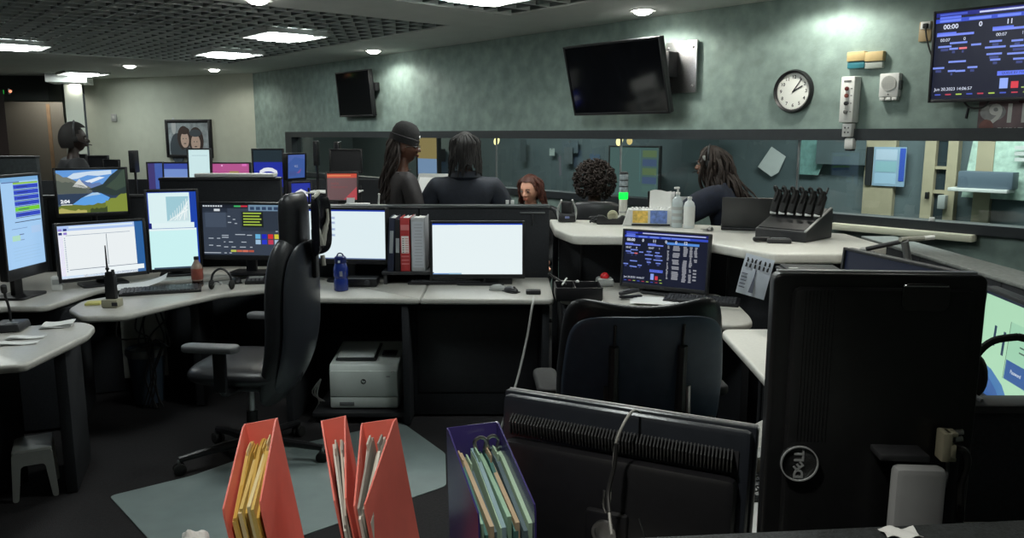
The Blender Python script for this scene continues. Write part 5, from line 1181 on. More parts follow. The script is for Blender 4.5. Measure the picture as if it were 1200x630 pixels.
m = MB(); m.lathe([(0, .145), (.031, .145), (.033, .15), (.033, .19), (.031, .194), (0, .194)], emat(rgb(0, 235, 70), 1.6)); m.build('green_lens', o)
for k in range(3):
    z = .195+k*.044; m = MB(); m.lathe([(0, z), (.030, z), (.032, z+.005), (.032, z+.036), (.030, z+.042), (0, z+.042)], mat('lens_clear', rgb(150, 160, 165), .15, noise=.3, scale=60)); m.lathe([(.0325, z+.038), (.034, z+.04), (.034, z+.043), (.0325, z+.044)], M_dark); m.build('clear_lens', o)
m = MB(); m.lathe([(0, .327), (.030, .327), (.028, .337), (0, .340)], M_dark); m.build('cap', o)
o = thing('printed_box', 'low white box printed in yellow and blue on the white counter', 'box', at_z(764, 265, ZC)+Vector((0, .06, 0)), R(-8))
m = MB(); m.box((0, 0, .055), (.27, .13, .11), M_white, bev=.004)
m.box((-.07, -.0665, .062), (.10, .002, .08), mat('print_yellow', rgb(226, 190, 96), .5, noise=.3, scale=50)); m.box((.05, -.0665, .062), (.11, .002, .085), mat('print_blue', rgb(110, 136, 200), .5, noise=.35, scale=50)); m.box((0, -.0662, .01), (.25, .002, .012), M_ink); m.build('carton', o)
m = MB()
for k in range(11): m.ball((-.12+k*.024, -.01+.02*(k % 2), .113), (.012, .014, .010), M_paper)
m.build('tissue', o)
m = MB(); m.prism([(-.185, 0), (-.135, 0), (-.135, .11), (-.15, .11)], -.06, .06, M_white, bev=.003, M=XZ()); m.build('side_flap', o)
# open booklet
o = thing('open_booklet', 'open white booklet propped up on the white counter behind the printed box', 'booklet', at_z(772, 252, ZC)+Vector((0, .12, .0)), R(6))
m = MB()
def bk(u, v):
    a = v; y = -.06+.10*a; z = .012+.16*(a**1.6); return Vector(((u-.5)*.17+.035*a+.01, y+.012*math.sin(u*PI), z+.008*math.sin(u*6)))
m.sheet(bk, 12, 14, M_paper, .0015)
m.sheet(lambda u, v: bk(u, v)+Vector((.03, .012, -.004)), 12, 14, M_paper, .0015); m.build('pages', o)
m = MB(); m.box((-.01, -.07, .006), (.24, .10, .01), mat('booklet_cover', rgb(196, 190, 160), .7), bev=.002); m.box((.0, .065, .085), (.10, .01, .165), M_dark); m.build('stand', o)
def bottle(label, px, py, h, r, clear, pump):
    o = thing('sanitizer_bottle', label, 'bottle', at_z(px, py, ZC))
    m = MB(); mt = mat('bottle_frost', rgb(186, 196, 198), .12, noise=.05) if clear else mat('bottle_white', rgb(208, 214, 214), .3)
    m.lathe([(0, 0), (r*.95, 0), (r, .006), (r, h*.62), (r*.8, h*.72), (r*.38, h*.78), (r*.36, h*.84)], mt); m.build('body', o)
    m = MB(); 
    if clear:
        for k in range(3): m.lathe([(r*1.01, h*(.12+.16*k)), (r*1.03, h*(.15+.16*k)), (r*1.01, h*(.2+.16*k))], M_lgrey)
    else: m.lathe([(r*1.005, h*.08), (r*1.015, h*.09), (r*1.015, h*.60), (r*1.005, h*.61)], M_white)
    m.build('label', o)
    m = MB(); m.cyl((0, 0, h*.82), (0, 0, h*.88), r*.42, M_white, bev=.002)
    if pump: m.cyl((0, 0, h*.88), (0, 0, h*.97), .006, M_white); m.box((-.008, -.002, h*.985), (.035, .016, .014), M_white, bev=.004)
    m.build('pump' if pump else 'cap', o)
bottle('clear pump bottle of sanitizer on the white counter, beside the white-labelled bottle', 793, 266, .26, .036, True, True)
bottle('bottle with a tall white label on the white counter nearest the long-haired person', 807, 267, .23, .036, False, False)
m = MB(); m.box((0, 0, .10), (.13, .012, .10), M_paper, rot=(-8, 0, 0)); m.box((0, .03, .025), (.10, .07, .05), M_lgrey, bev=.003); tag(m.build('card_holder', loc=at_z(802, 256, ZC)+Vector((0, .12, 0))), 'white card standing in a holder behind the two bottles', 'card')
o = thing('keys', 'small bunch of keys lying on the white counter', 'keys', at_z(830, 270.5, ZC), R(10))
m = MB(); m.lathe([(.014, -.0015), (.0165, 0), (.014, .0015), (.014, -.0015)], M_steel, c=(.02, 0, .012), rot=(70, 20, 0)); m.build('ring', o)
for k in range(5):
    a = R(150+k*22); m = MB(); m.box((.01+.03*math.cos(a), .03*math.sin(a), .005+.004*k), (.055, .009, .003), M_alu, rot=(0, 6*k-8, math.degrees(a))); m.ball((.012+.01*math.cos(a), .01*math.sin(a), .006+.004*k), (.012, .012, .003), M_dark if k % 2 else M_alu); m.build('key', o)
# laptop
p = at_z(883, 270, ZC)
o = thing('laptop', 'open dark laptop seen from behind on the white counter', 'laptop', (p.x, p.y+.12, ZC), R(-14))
m = MB(); m.box((0, -.02, .010), (.34, .24, .016), M_dark, bev=.004); m.build('base', o)
m = MB(); m.box((0, 0, .10), (.34, .010, .215), mat('laptop_lid', rgb(52, 53, 54), .4, noise=.05), bev=.004); lidM = Matrix.Translation((0, -.125, .015)) @ Matrix.Rotation(R(18), 4, 'X'); bmesh.ops.transform(m.bm, matrix=lidM, verts=m.bm.verts); m.build('lid', o)
m = MB(); m.cyl((-.17, -.135, .012), (-.10, -.135, .012), .009, M_black); m.cyl((.10, -.135, .012), (.17, -.135, .012), .009, M_black); m.build('hinge', o)
m = MB()
for r_ in range(4):
    for c_ in range(12): m.box((-.14+c_*.0255, .06-r_*.024-.02, .0195), (.02, .018, .003), M_black)
m.build('keys', o)
# phone handset
o = thing('desk_phone', 'black telephone handset unit before the charging rack', 'phone', at_z(908, 284, ZC), R(-12))
m = MB(); m.box((.02, 0, .012), (.13, .09, .022), M_dark, bev=.006); m.box((.02, -.01, .026), (.08, .04, .004), M_grey); m.build('base', o)
m = MB(); m.box((-.07, .01, .016), (.10, .035, .026), M_black, rot=(0, 0, 10), bev=.01); m.build('handset', o)
# charging rack with handhelds
o = thing('charging_rack', 'sloped dark charging rack holding a row of handheld radios on the white counter', 'charging rack', (0, 0, ZC), R(-45))
rw, rd, rh = .31, .34, .17
A = at_z(944, 284.5, ZC); o.location = A-(Matrix.Rotation(R(-45), 3, 'Z') @ Vector((rw/2, -rd/2, 0)))
m = MB(); T = Matrix(((0, 0, 1, 0), (1, 0, 0, 0), (0, 1, 0, 0), (0, 0, 0, 1)))
m.prism(round_poly([(-rd/2, 0), (rd/2, 0), (rd/2, rh), (rd/2-.03, rh), (-rd/2, .06)], .008), -rw/2, rw/2, M_dark, bev=.005, M=T); m.build('housing', o)
m = MB(); sl = math.atan2(rh-.06, rd-.03)
m.box((rw/2-.006, -.01, .118), (.014, rd*1.02, .008), M_lgrey, rot=(math.degrees(sl), 0, 0), bev=.002); m.box((0, -.012, .118), (rw-.03, rd*.9, .004), M_black, rot=(math.degrees(sl), 0, 0))
for k in range(6): m.box((-.13+k*.052, -.10, .085), (.036, .05, .006), M_dark, rot=(math.degrees(sl), 0, 0), bev=.002)
m.build('slot_plate', o)
RM = Matrix.Translation(o.location) @ Matrix.Rotation(R(-45), 4, 'Z')
hl = ['handheld radio in the charging rack, first from the laptop', 'handheld radio in the charging rack, second from the laptop', 'handheld radio in the charging rack, third from the laptop', 'handheld radio in the charging rack, third from the window end', 'handheld radio in the charging rack, second from the window end', 'handheld radio in the charging rack, closest to the window end']
r0 = None
for k in range(6):
    pos = RM @ Vector((-.135+k*.054, .035, .135))
    if r0 is None:
        r0 = thing('handheld_radio', hl[0], 'radio', pos, R(-45), 'handheld radios in the charging rack')
        m = MB(); m.box((0, 0, .06), (.042, .04, .13), M_rub, rot=(-28, 0, 0), bev=.008); m.box((0, .028, .125), (.03, .03, .03), M_rub, rot=(-28, 0, 0), bev=.008); m.build('radio_body', r0)
        m = MB(); m.box((0, -.035, .012), (.034, .012, .034), M_white, rot=(-28, 0, 20), bev=.004); m.build('tag', r0)
        m = MB(); m.tube([(.016, .03, .125), (.018, .05, .16)], .006, M_black); m.build('antenna', r0)
        m = MB(); m.tube([(-.02, .03, .12), (-.03, .02, .15), (-.005, .0, .155), (.01, -.01, .12), (.0, -.03, .07)], .007, M_rub, smooth=4); m.build('lanyard', r0)
    else: dup(r0, hl[k], pos)
# hanging calendar paper
p = at_y(885, 284, 4.12)
o = thing('hanging_sheet', 'printed white sheet with small silhouettes hanging from the counter edge', 'sheet', (p.x+.0, 4.02, 1.04), rot=(0, R(12), R(-26)))
m = MB(); m.sheet(lambda u, v: Vector(((u-.5)*.145, -.012*math.sin(v*3), -.21*v-.0)), 8, 10, mat('sheet_bluewhite', rgb(190, 198, 210), .7, noise=.05), .0015); m.build('sheet', o)
m = MB(); random.seed(2)
for r_ in range(2):
    for k in range(6): m.box((-.055+k*.022+random.uniform(-.003, .003), -.0155-.002*r_, -.03-r_*.026), (.010, .001, .017), M_ink); m.ball((-.055+k*.022, -.0155-.002*r_, -.019-r_*.026), (.004, .001, .004), M_ink, seg=8)
m.prism([(-.012, -.19), (.012, -.19), (.003, -.11), (.002, -.07), (-.002, -.07), (-.003, -.11)], -.0005, .0005, mat('print_grey', rgb(90, 94, 110), .7), M=Matrix.Translation((0, -.0165, 0)) @ XZ())
for k in range(5): m.box((-.05, -.0155, -.1-k*.018), (.03, .001, .005), MATS['print_grey'])
m.build('print', o)
# flat tablet on worktop below counter
o = thing('flat_tablet', 'thin dark tablet with a silver edge on the shelf under the counter end', 'tablet', at_y(950, 314, 3.62), R(-6))
m = MB(); m.box((0, 0, 0), (.24, .16, .010), M_dark, bev=.003); m.build('body', o)
m = MB(); m.box((0, -.081, 0.001), (.24, .004, .006), M_alu); m.box((-.09, -.06, .007), (.04, .03, .004), M_lgrey); m.build('edge_trim', o)
pz = at_y(950, 314, 3.62)
m = MB(); m.box((0, 0, (pz.z-.012-.75)/2), (.10, .10, pz.z-.012-.75), M_dark, bev=.006); m.box((0, 0, pz.z-.75-.011), (.26, .2, .012), M_dark, bev=.003); tag(m.build('tablet_stand', loc=(pz.x, pz.y, .75)), 'dark pedestal stand carrying the thin tablet beside the navy monitor', 'stand')
# monitor arm / lamp
o = thing('desk_lamp', 'grey jointed lamp arm reaching over the grey-capped partition behind the navy monitor', 'lamp', (2.12, 4.05, .75))
L_ = lambda q: q-Vector(o.location)
j1 = at_y(1060, 282, 3.7); j0 = at_y(1064, 305, 3.72); e1 = at_y(1014, 292, 3.85); e2 = at_y(1082, 279, 3.75)
m = MB(); m.tube([L_(Vector((j0.x+.02, j0.y+.05, .76))), L_(Vector((j0.x+.02, j0.y+.02, 1.0))), L_(j0), L_(j1)], .018, M_grey); m.build('post', o)
m = MB(); m.tube([L_(e1), L_(j1)], .011, M_black); m.tube([L_(j1)+Vector((-.02, 0, .006)), L_(e2)], .012, mat('arm_light', rgb(150, 150, 140), .4)); m.ball(L_(e1), (.03, .014, .012), M_lgrey); m.build('arm', o)
m = MB(); m.box(L_(e1)+Vector((.035, 0, -.025)), (.02, .02, .035), M_grey, bev=.004); m.cyl(L_(e2)+Vector((.0, 0, .0)), L_(e2)+Vector((.05, 0, .004)), .011, M_white); m.build('clamp', o)
m = MB(); m.box((j0.x+.02-2.12, j0.y+.05-4.05, .012), (.13, .13, .024), M_dark, bev=.006); m.build('base', o)
# small white clip on the sill / partition
m = MB(); m.box((0, 0, .012), (.03, .02, .024), M_white, bev=.003); tag(m.build('window_catch', loc=at_w(1092, 259, .02), rot=(0, 0, WYAW)), 'tiny white catch on the lower window frame above the ledge', 'catch')
# ---- foreground scraps
for x, y, Y, lb, w_ in ((225, 629, 1.5, 'crumpled white paper on the worktop beside the red holders, cut by the picture', .09), ):
    m = MB(); bm = bmesh.new(); bmesh.ops.create_icosphere(bm, subdivisions=4, radius=1); random.seed(6)
    for v in bm.verts: k = 1+.16*math.sin(7*v.co.x+3*v.co.z)*math.cos(6*v.co.y)+.10*math.sin(13*v.co.z+9*v.co.y); v.co = Vector((v.co.x*.042*k, v.co.y*.035*k, v.co.z*.052*k+.056))
    m.add(bm, M_paper); tag(m.build('crumpled_paper', loc=(at_y(x, y, Y).x, Y, .752), smooth=12), lb, 'paper')
q = at_z(1055, 627, 1.092)
m = MB(); m.sheet(lambda u, v: Vector(((u-.5)*.05, (v-.5)*.03, .004+.003*math.sin(u*9+v*5))), 10, 5, M_paper, .0008); tag(m.build('crumpled_paper', loc=(q.x, q.y, 1.092)), 'small white paper scrap on the textured partition edge', 'paper')
o = thing('document_stack', 'bright white papers on the worktop between the two turned-away monitors', 'papers', at_z(886, 604, .751), R(6))
m = MB()
for k in range(3): m.box((.003*k, 0, .002+.003*k), (.15, .22, .002), M_paper, rot=(0, 0, 3*k))
m.build('sheets', o)
m = MB(); m.box((0, 0, .03), (.10, .08, .06), mat('box_beige', rgb(150, 146, 132), .6), bev=.004); m.box((0, 0, .061), (.09, .07, .004), M_lgrey); tag(m.build('card_box', loc=at_z(893, 556, .751)), 'pale box on the worktop between the two turned-away monitors', 'box')
m = MB(); m.prism([(-.012, 0), (.012, 0), (.0, .06)], -.003, .003, M_lgrey, M=XZ()); tag(m.build('card_tag', loc=Vector((at_y(633, 628, 1.45).x, 1.45, .752)), rot=(0, 0, 0)), 'pointed pale card standing beside the violet holder', 'card')
# ---- printer
o = thing('printer', 'white desktop laser printer on the dark platform under the centre worktop', 'printer', (-.86, 4.70, .0705), R(0))
pw = mat('printer_white', rgb(196, 204, 200), .45, noise=.03); pg_ = mat('printer_grey', rgb(150, 156, 154), .5)
W, D, Hh = .40, .42, .285
m = MB(); m.box((0, 0, .12), (W, D, .235), pw, bev=.014); m.prism(round_poly([(-D/2, .225), (D/2, .225), (D/2-.01, Hh+.02), (-D/2+.02, Hh-.02)], .014), -W/2+.0, W/2, pw, bev=.008, M=T); m.box((0, 0, .012), (W-.03, D-.03, .022), M_dark); m.build('body', o)
m = MB(); m.box((0, -D/2-.004, .155), (W-.008, .012, .155), pw, bev=.006); 
m.lathe([(.013, -.001), (.0155, -.001), (.0155, .001), (.013, .001), (.013, -.001)], M_ink, c=(0, -D/2-.0105, .17), rot=(90, 0, 0)); m.cyl((0, -D/2-.0095, .17), (0, -D/2-.0108, .17), .0145, M_dark); m.text('hp', .019, pw, Matrix.Translation((0, -D/2-.0112, .171)) @ XZ(), bold=.0004)
m.box((W*.36, -D/2-.0105, .2), (.022, .001, .008), pg_); m.build('front_door', o)
m = MB(); m.box((0, -D/2-.002, .043), (W-.01, .012, .062), pw, bev=.004); m.box((-.10, -D/2-.009, .035), (.085, .004, .022), M_grey, bev=.003); m.build('paper_drawer', o)
m = MB(); m.box((-.055, -.015, Hh+.008), (.235, .27, .012), M_dark, rot=(5.5, 0, 0), bev=.004); m.box((-.055, -.035, Hh+.022), (.215, .215, .010), mat('tray_pale', rgb(206, 212, 212), .4), rot=(7, 0, 0), bev=.003); m.build('output_tray', o)
m = MB(); m.box((.132, -.05, Hh+.010), (.085, .075, .010), M_black, rot=(5.5, 0, 0), bev=.003); m.box((.132, -.05, Hh+.0155), (.06, .045, .002), M_black_gl, rot=(5.5, 0, 0)); m.build('control_panel', o)
m = MB(); m.cyl((W*.42, -D/2-.012, .235), (W*.42, -D/2-.012, .222), .006, M_white); m.build('power_button', o)
m = MB(); random.seed(8)
for k in range(3): m.tube([(0, 0, .20), (-.02-.015*k, -.02, .12), (-.01+.02*k, -.03, .06), (-.04+.02*k, -.05, .006)], .005, M_lgrey, smooth=5)
tag(m.build('power_cable', loc=(-1.15, 4.66, .0)), 'grey cable loops on the floor beside the white printer', 'cable')
# ---- far clutter
o = thing('tablet_display', 'red-topped small display on a stand behind the centre divider', 'display', (at_y(401, 232, 6.2).x, 6.2, .82), R(6))
zb_ = at_y(401, 234, 6.2).z-.82; h_ = at_y(401, 203, 6.2).z-at_y(401, 234, 6.2).z
m = MB(); draw_screen(m, .225, h_, (104, 66, 70), [('r', 1, 0, .84, 1, 1, (215, 66, 34)), ('r', 2, 0, .90, .8, .95, (240, 140, 80)), ('t', 2, .12, .62, .11, 'DATA', (150, 40, 50), 'LEFT'), ('t', 2, .12, .48, .11, 'EMERGENCY', (140, 36, 46), 'LEFT'), ('p', 2, [(.55, 0), (1, 0), (1, .5)], (196, 60, 70))], .7)
Tt = Matrix.Translation((0, 0, zb_)) @ Matrix.Rotation(R(-12), 4, 'X'); bmesh.ops.transform(m.bm, matrix=Tt, verts=m.bm.verts); m.build('screen', o, smooth=0)
m = MB(); bezel_mesh(m, .225, h_, .012, M_black, .012, .02, T=Tt, bulge=False); m.build('bezel', o)
m = MB(); m.box((0, .05, zb_/2), (.08, .06, zb_), M_dark, bev=.01); m.box((0, .04, .01), (.18, .16, .02), M_dark, bev=.005); m.build('stand', o)
o = thing('far_console', 'dark console behind the centre divider holding the red-topped display and trays', 'console', (-1.25, 6.6, 0))
m = MB(); m.box((-.0, 0, .80), (1.6, .95, .04), M_top, bev=.01); m.build('worktop', o)
m = MB(); m.box((0, .44, .45), (1.6, .05, .9), M_panel); m.box((0, -.3, .4), (1.5, .05, .78), M_panel); m.build('carcass', o)
o = thing('letter_tray', 'white stacked trays behind the red-topped display', 'tray', (at_y(392, 200, 6.7).x, 6.7, .82))
m = MB()
for k in range(3): m.box((0, 0, .12+.12*k), (.42, .28, .012), M_white, bev=.003)
for sx in (-1, 1):
    for sy in (-1, 1): m.cyl((sx*.19, sy*.12, 0), (sx*.19, sy*.12, .40), .008, M_black)
m.build('tray_body', o)
o = thing('document_tray', 'grey tilted document holder beside the person in the beanie', 'document holder', (at_y(505, 220, 6.0).x, 6.15, .82), R(-20))
m = MB(); m.box((0, 0, .40), (.30, .02, .30), M_lgrey, rot=(-30, 0, 0), bev=.004); m.box((0, .12, .18), (.1, .05, .36), M_dark); m.build('board', o)
m = MB(); m.box((-.01, -.015, .40), (.24, .004, .24), M_paper, rot=(-30, 0, 0)); m.build('sheet', o)
m = MB(); m.box((0, 0, .012), (.55, .1, .024), M_white, bev=.004); tag(m.build('white_tray', loc=Vector((at_y(277, 211, 5.66).x, 5.66, 1.357))), 'long white tray on the rail of the tall divider below the pink screen', 'tray')
# ================================================================ people
def skin_bm(V, Ed, root, sub=2):
    names = list(V); idx = {n: i for i, n in enumerate(names)}
    me = bpy.data.meshes.new('sk'); me.from_pydata([V[n][0] for n in names], [(idx[a], idx[b]) for a, b in Ed], [])
    ob = bpy.data.objects.new('sk', me); COL.objects.link(ob)
    md = ob.modifiers.new('s', 'SKIN'); md.branch_smoothing = .6; md.use_smooth_shade = True
    ob.modifiers.new('u', 'SUBSURF').levels = sub
    for n in names:
        d = me.skin_vertices[0].data[idx[n]]; r = V[n][1]; d.radius = r if isinstance(r, tuple) else (r, r); d.use_root = (n == root)
    dg = bpy.context.evaluated_depsgraph_get(); dg.update()
    m2 = bpy.data.meshes.new_from_object(ob.evaluated_get(dg))
    bm = bmesh.new(); bm.from_mesh(m2); bpy.data.objects.remove(ob); bpy.data.meshes.remove(m2)
    return bm
def remesh_bm(bm, vox):
    me = bpy.data.meshes.new('rm'); bm.to_mesh(me); bm.free()
    ob = bpy.data.objects.new('rm', me); COL.objects.link(ob)
    md = ob.modifiers.new('r', 'REMESH'); md.mode = 'VOXEL'; md.voxel_size = vox; md.use_smooth_shade = True
    sm = ob.modifiers.new('c', 'SMOOTH'); sm.factor = .5; sm.iterations = 3
    dg = bpy.context.evaluated_depsgraph_get(); dg.update()
    m2 = bpy.data.meshes.new_from_object(ob.evaluated_get(dg))
    b2 = bmesh.new(); b2.from_mesh(m2); bpy.data.objects.remove(ob); bpy.data.meshes.remove(m2)
    return b2
def head_bm():
    """a head about the origin (ear height), facing -y, 0.225 high"""
    mb = MB(); bm = bmesh.new(); bmesh.ops.create_uvsphere(bm, u_segments=40, v_segments=28, radius=1)
    for v in bm.verts:
        x, y, z = v.co
        X = x*.074; Y = y*.094+.006; Z = z*.112
        if z < 0:
            k = -z; X *= 1-.34*k*k-.08*k; Y = Y*(1-.25*k*k) - .016*k*k
            if y > 0: Y *= 1-.35*k
        if y < -.5:
            e = math.exp(-((abs(X)-.031)/.014)**2-((Z-.004)/.014)**2); Y += .008*e          # eye sockets
            br = math.exp(-((Z-.026)/.012)**2-(X/.05)**2); Y -= .003*br
            ck = math.exp(-((abs(X)-.04)/.018)**2-((Z+.03)/.02)**2); Y -= .004*ck
            ch = math.exp(-(X/.018)**2-((Z+.098)/.018)**2); Y -= .007*ch
        v.co = (X, Y, Z)
    mb.add(bm, M_black)
    mb.tube([(0, -.082, .012), (0, -.092, -.004), (0, -.104, -.022), (0, -.100, -.032)], [.007, .008, .011, .011], M_black, seg=10, smooth=3)
    for sx in (-1, 1): mb.ball((sx*.011, -.094, -.029), (.008, .009, .007), M_black, seg=10)
    mb.ball((0, -.087, -.054), (.021, .010, .0055), M_black, seg=14); mb.ball((0, -.086, -.063), (.018, .010, .006), M_black, seg=14)
    for sx in (-1, 1): mb.ball((sx*.075, .006, -.006), (.009, .020, .032), M_black, seg=12, rot=(15, 0, 0))
    return mb.bm
def hand_parts(mb, w, fwd, side):
    """palm, four fingers of unequal length and a thumb at wrist w, pointing along fwd"""
    f_ = Vector(fwd).normalized(); s_ = Vector(side); s_ = (s_-f_*s_.dot(f_)).normalized(); n_ = f_.cross(s_)
    Mx = Matrix((( *s_, 0), (*f_, 0), (*n_, 0), (0, 0, 0, 1))).transposed(); w = Vector(w)
    mb.ball(w+f_*.045, (.041, .052, .017), M_black, seg=14, rot=Mx.to_3x3().to_4x4())
    for k, ln in enumerate((.066, .075, .070, .054)):
        a = w+f_*.08+s_*(-.032+.0215*k); c = n_*-.012
        mb.tube([a, a+f_*ln*.4+c*.3, a+f_*ln*.72+c*1.1, a+f_*ln*.95+c*2.2], [.0088, .0085, .008, .007], M_black, seg=8, smooth=2)
    a = w+f_*.025-s_*.032; mb.tube([a, a-s_*.022+f_*.022, a-s_*.032+f_*.05-n_*.01, a-s_*.032+f_*.07-n_*.016], [.011, .010, .0095, .008], M_black, seg=8, smooth=2)
BASE = dict(pelvis=(0, 0, .93), spine=(0, .01, 1.09), chest=(0, .005, 1.26), neckb=(0, .015, 1.40), neck=(0, .0, 1.47), head=(0, -.015, 1.54),
            sL=(-.165, .01, 1.375), eL=(-.215, .035, 1.09), wL=(-.20, -.10, .87), sR=(.165, .01, 1.375), eR=(.215, .035, 1.09), wR=(.20, -.10, .87),
            hL=(-.09, 0, .89), kL=(-.10, -.02, .49), aL=(-.10, .02, .09), tL=(-.12, -.13, .035), hR=(.09, 0, .89), kR=(.10, -.02, .49), aR=(.10, .02, .09), tR=(.12, -.13, .035))
SIT = dict(hL=(-.09, -.03, .89), kL=(-.12, -.45, .91), aL=(-.12, -.44, .49), tL=(-.13, -.58, .44), hR=(.09, -.03, .89), kR=(.12, -.45, .91), aR=(.12, -.44, .49), tR=(.13, -.58, .44), wL=(-.19, -.26, 1.0), wR=(.19, -.26, 1.0))
RAD = dict(pelvis=.135, spine=.118, chest=.13, neckb=.07, neck=.050, head=.055, sL=.06, eL=.042, wL=.028, sR=.06, eR=.042, wR=.028, hL=.09, kL=.06, aL=.04, tL=.032, hR=.09, kR=.06, aR=.04, tR=.032)
EDG = [('pelvis', 'spine'), ('spine', 'chest'), ('chest', 'neckb'), ('neckb', 'neck'), ('neck', 'head'), ('chest', 'sL'), ('sL', 'eL'), ('eL', 'wL'), ('chest', 'sR'), ('sR', 'eR'), ('eR', 'wR'),
       ('pelvis', 'hL'), ('hL', 'kL'), ('kL', 'aL'), ('aL', 'tL'), ('pelvis', 'hR'), ('hR', 'kR'), ('kR', 'aR'), ('aR', 'tR')]
def person(label, p, yaw, ztop, skin, coat, pose=None, head_yaw=0, head_pitch=0, lean=0, coatR=1.0, trousers=None):
    J = {k: Vector(v) for k, v in BASE.items()}
    for k, v in (pose or {}).items(): J[k] = Vector(v)
    if lean:
        Rl = Matrix.Rotation(R(lean), 3, 'X')
        for k in ('spine', 'chest', 'neckb', 'neck', 'head', 'sL', 'eL', 'wL', 'sR', 'eR', 'wR'):
            if pose and k in pose and k[0] in 'ew': continue
            J[k] = J['pelvis']+Rl @ (J[k]-J['pelvis'])
    top = J['head'].z+.045+.112
    o = thing('person', label, 'person', (p[0], p[1], ztop-top), R(yaw))
    zmin = min(J['tL'].z, J['tR'].z)-.035
    FL = Matrix.Diagonal((1, .82, 1, 1))
    V = {k: (tuple(J[k]), RAD[k]) for k in J}
    mb = MB(); mb.add(skin_bm(V, EDG, 'pelvis'), M_black, FL)
    HM = Matrix.Translation((J['head'].x, J['head'].y*.82-.012, J['head'].z+.045)) @ Matrix.Rotation(R(head_yaw), 4, 'Z') @ Matrix.Rotation(R(head_pitch), 4, 'X')
    mb.add(head_bm(), M_black, HM)
    for s in 'LR':
        w_ = Vector(J['w'+s]); e_ = Vector(J['e'+s]); w_.y *= .82; e_.y *= .82
        hand_parts(mb, w_, w_-e_, (1 if s == 'L' else -1, 0, .2))
    mt = mat('skin_%d' % int(skin[0]*1e4), skin, .5, noise=.05, scale=25)
    b2 = remesh_bm(mb.bm, .0065)
    out = MB(); out.add(b2, mt); out.build('body', o, smooth=0).data.shade_smooth()
    # jacket and trousers
    cr = dict(spine=.150, chest=.165, neckb=.095, sL=.088, eL=.066, wL=.046, sR=.088, eR=.066, wR=.046, pelvis=.165)
    JV = {k: (tuple(J[k]), cr[k]*coatR) for k in ('pelvis', 'spine', 'chest', 'neckb', 'sL', 'eL', 'wL', 'sR', 'eR', 'wR')}
    for s in 'LR':
        w_ = J['e'+s].lerp(J['w'+s], .92); JV['w'+s] = (tuple(w_), cr['wL']*coatR)
        m_ = J['s'+s].lerp(J['e'+s], .5)
    out = MB(); out.add(skin_bm(JV, [e for e in EDG if e[0] in JV and e[1] in JV], 'pelvis'), coat, FL); out.build('jacket', o)
    tv = {k: (tuple(J[k]), r) for k, r in dict(pelvis=.15, hL=.105, kL=.074, aL=.055, hR=.105, kR=.074, aR=.055).items()}
    out = MB(); out.add(skin_bm(tv, [('pelvis', 'hL'), ('hL', 'kL'), ('kL', 'aL'), ('pelvis', 'hR'), ('hR', 'kR'), ('kR', 'aR')], 'pelvis'), trousers or M_trs, FL); out.build('trousers', o)
    for s in 'LR':
        a = J['a'+s]; t_ = J['t'+s]; out = MB(); out.add(skin_bm({'a': (tuple(a+Vector((0, .02, -.03))), .046), 'b': (tuple(t_), .044), 'c': (tuple(t_+Vector((0, -.06, .0))), .03)}, [('a', 'b'), ('b', 'c')], 'a'), M_rub, FL); out.build('shoe', o)
    # face
    def place(m): bmesh.ops.transform(m.bm, matrix=HM, verts=m.bm.verts); return m
    dk = (skin[0]*.45, skin[1]*.32, skin[2]*.34)
    for sx in (-1, 1):
        m = MB(); m.ball((sx*.031, -.079, .004), (.0125, .008, .0065), mat('eye_white', rgb(190, 186, 180), .3), seg=12); m.ball((sx*.030, -.0855, .0035), (.005, .003, .005), M_ink, seg=10); m.tube([(sx*.017, -.088, .009), (sx*.031, -.090, .0125), (sx*.046, -.084, .007)], .002, M_ink, smooth=3); place(m).build('eye', o)
        m = MB(); m.tube([(sx*.014, -.092, .021), (sx*.030, -.092, .026), (sx*.049, -.082, .020)], .0028, M_ink, smooth=3); place(m).build('eyebrow', o)
    m = MB(); m.ball((0, -.0905, -.0535), (.021, .0085, .0045), mat('lip_%d' % int(skin[0]*1e4), (skin[0]*.8, skin[1]*.5, skin[2]*.5), .4), seg=14); m.ball((0, -.0895, -.0625), (.018, .0085, .0055), mat('lip_%d' % int(skin[0]*1e4), dk), seg=14); place(m).build('lips', o)
    return o, HM, J, place
def hair_cap(mb, m, s=1.0, front=-.35, low=-.6):
    bm = bmesh.new(); bmesh.ops.create_uvsphere(bm, u_segments=32, v_segments=22, radius=1)
    kill = [v for v in bm.verts if (v.co.y < front+.45*v.co.z*-1 and v.co.z < .62) or v.co.z < low]
    bmesh.ops.delete(bm, geom=kill, context='VERTS')
    for v in bm.verts: v.co = Vector((v.co.x*.083*s, v.co.y*.102*s+.008, v.co.z*.122*s))
    bmesh.ops.recalc_face_normals(bm, faces=bm.faces)
    bmesh.ops.solidify(bm, geom=list(bm.faces), thickness=.006)
    mb.add(bm, m)
def strands(mb, m, n, length, spread, seed, wave=.012, r=.007, back=(0, .06), a0=-20, a1=200, drop=0, flare=1.15):
    random.seed(seed)
    for k in range(n):
        a = R(a0+(a1-a0)*(k+random.random())/n); c, s = math.cos(a), math.sin(a)
        z0 = random.uniform(.0, .105); q = (1-(z0/.125)**2)**.5
        p0 = Vector((c*.080*q, s*.098*q+.008, z0)); L = length*random.uniform(.85, 1.05)
        pts = [p0]; ph = random.random()*6
        for j in range(1, 7):
            t = j/6
            pts.append(Vector((c*.090*(1+(flare-1)*t)+wave*math.sin(ph+t*9)+back[0]*t, s*.104*(1+(flare-1)*t)+.008+wave*math.cos(ph+t*8)+back[1]*t*t, z0-L*t-drop*t*t)))
        mb.tube(pts, [r, r, r*.95, r*.8, r*.6, r*.35], m, seg=6, smooth=2)
M_trs = mat('dark_trousers', (.012, .013, .018), .8, noise=.2, scale=60)
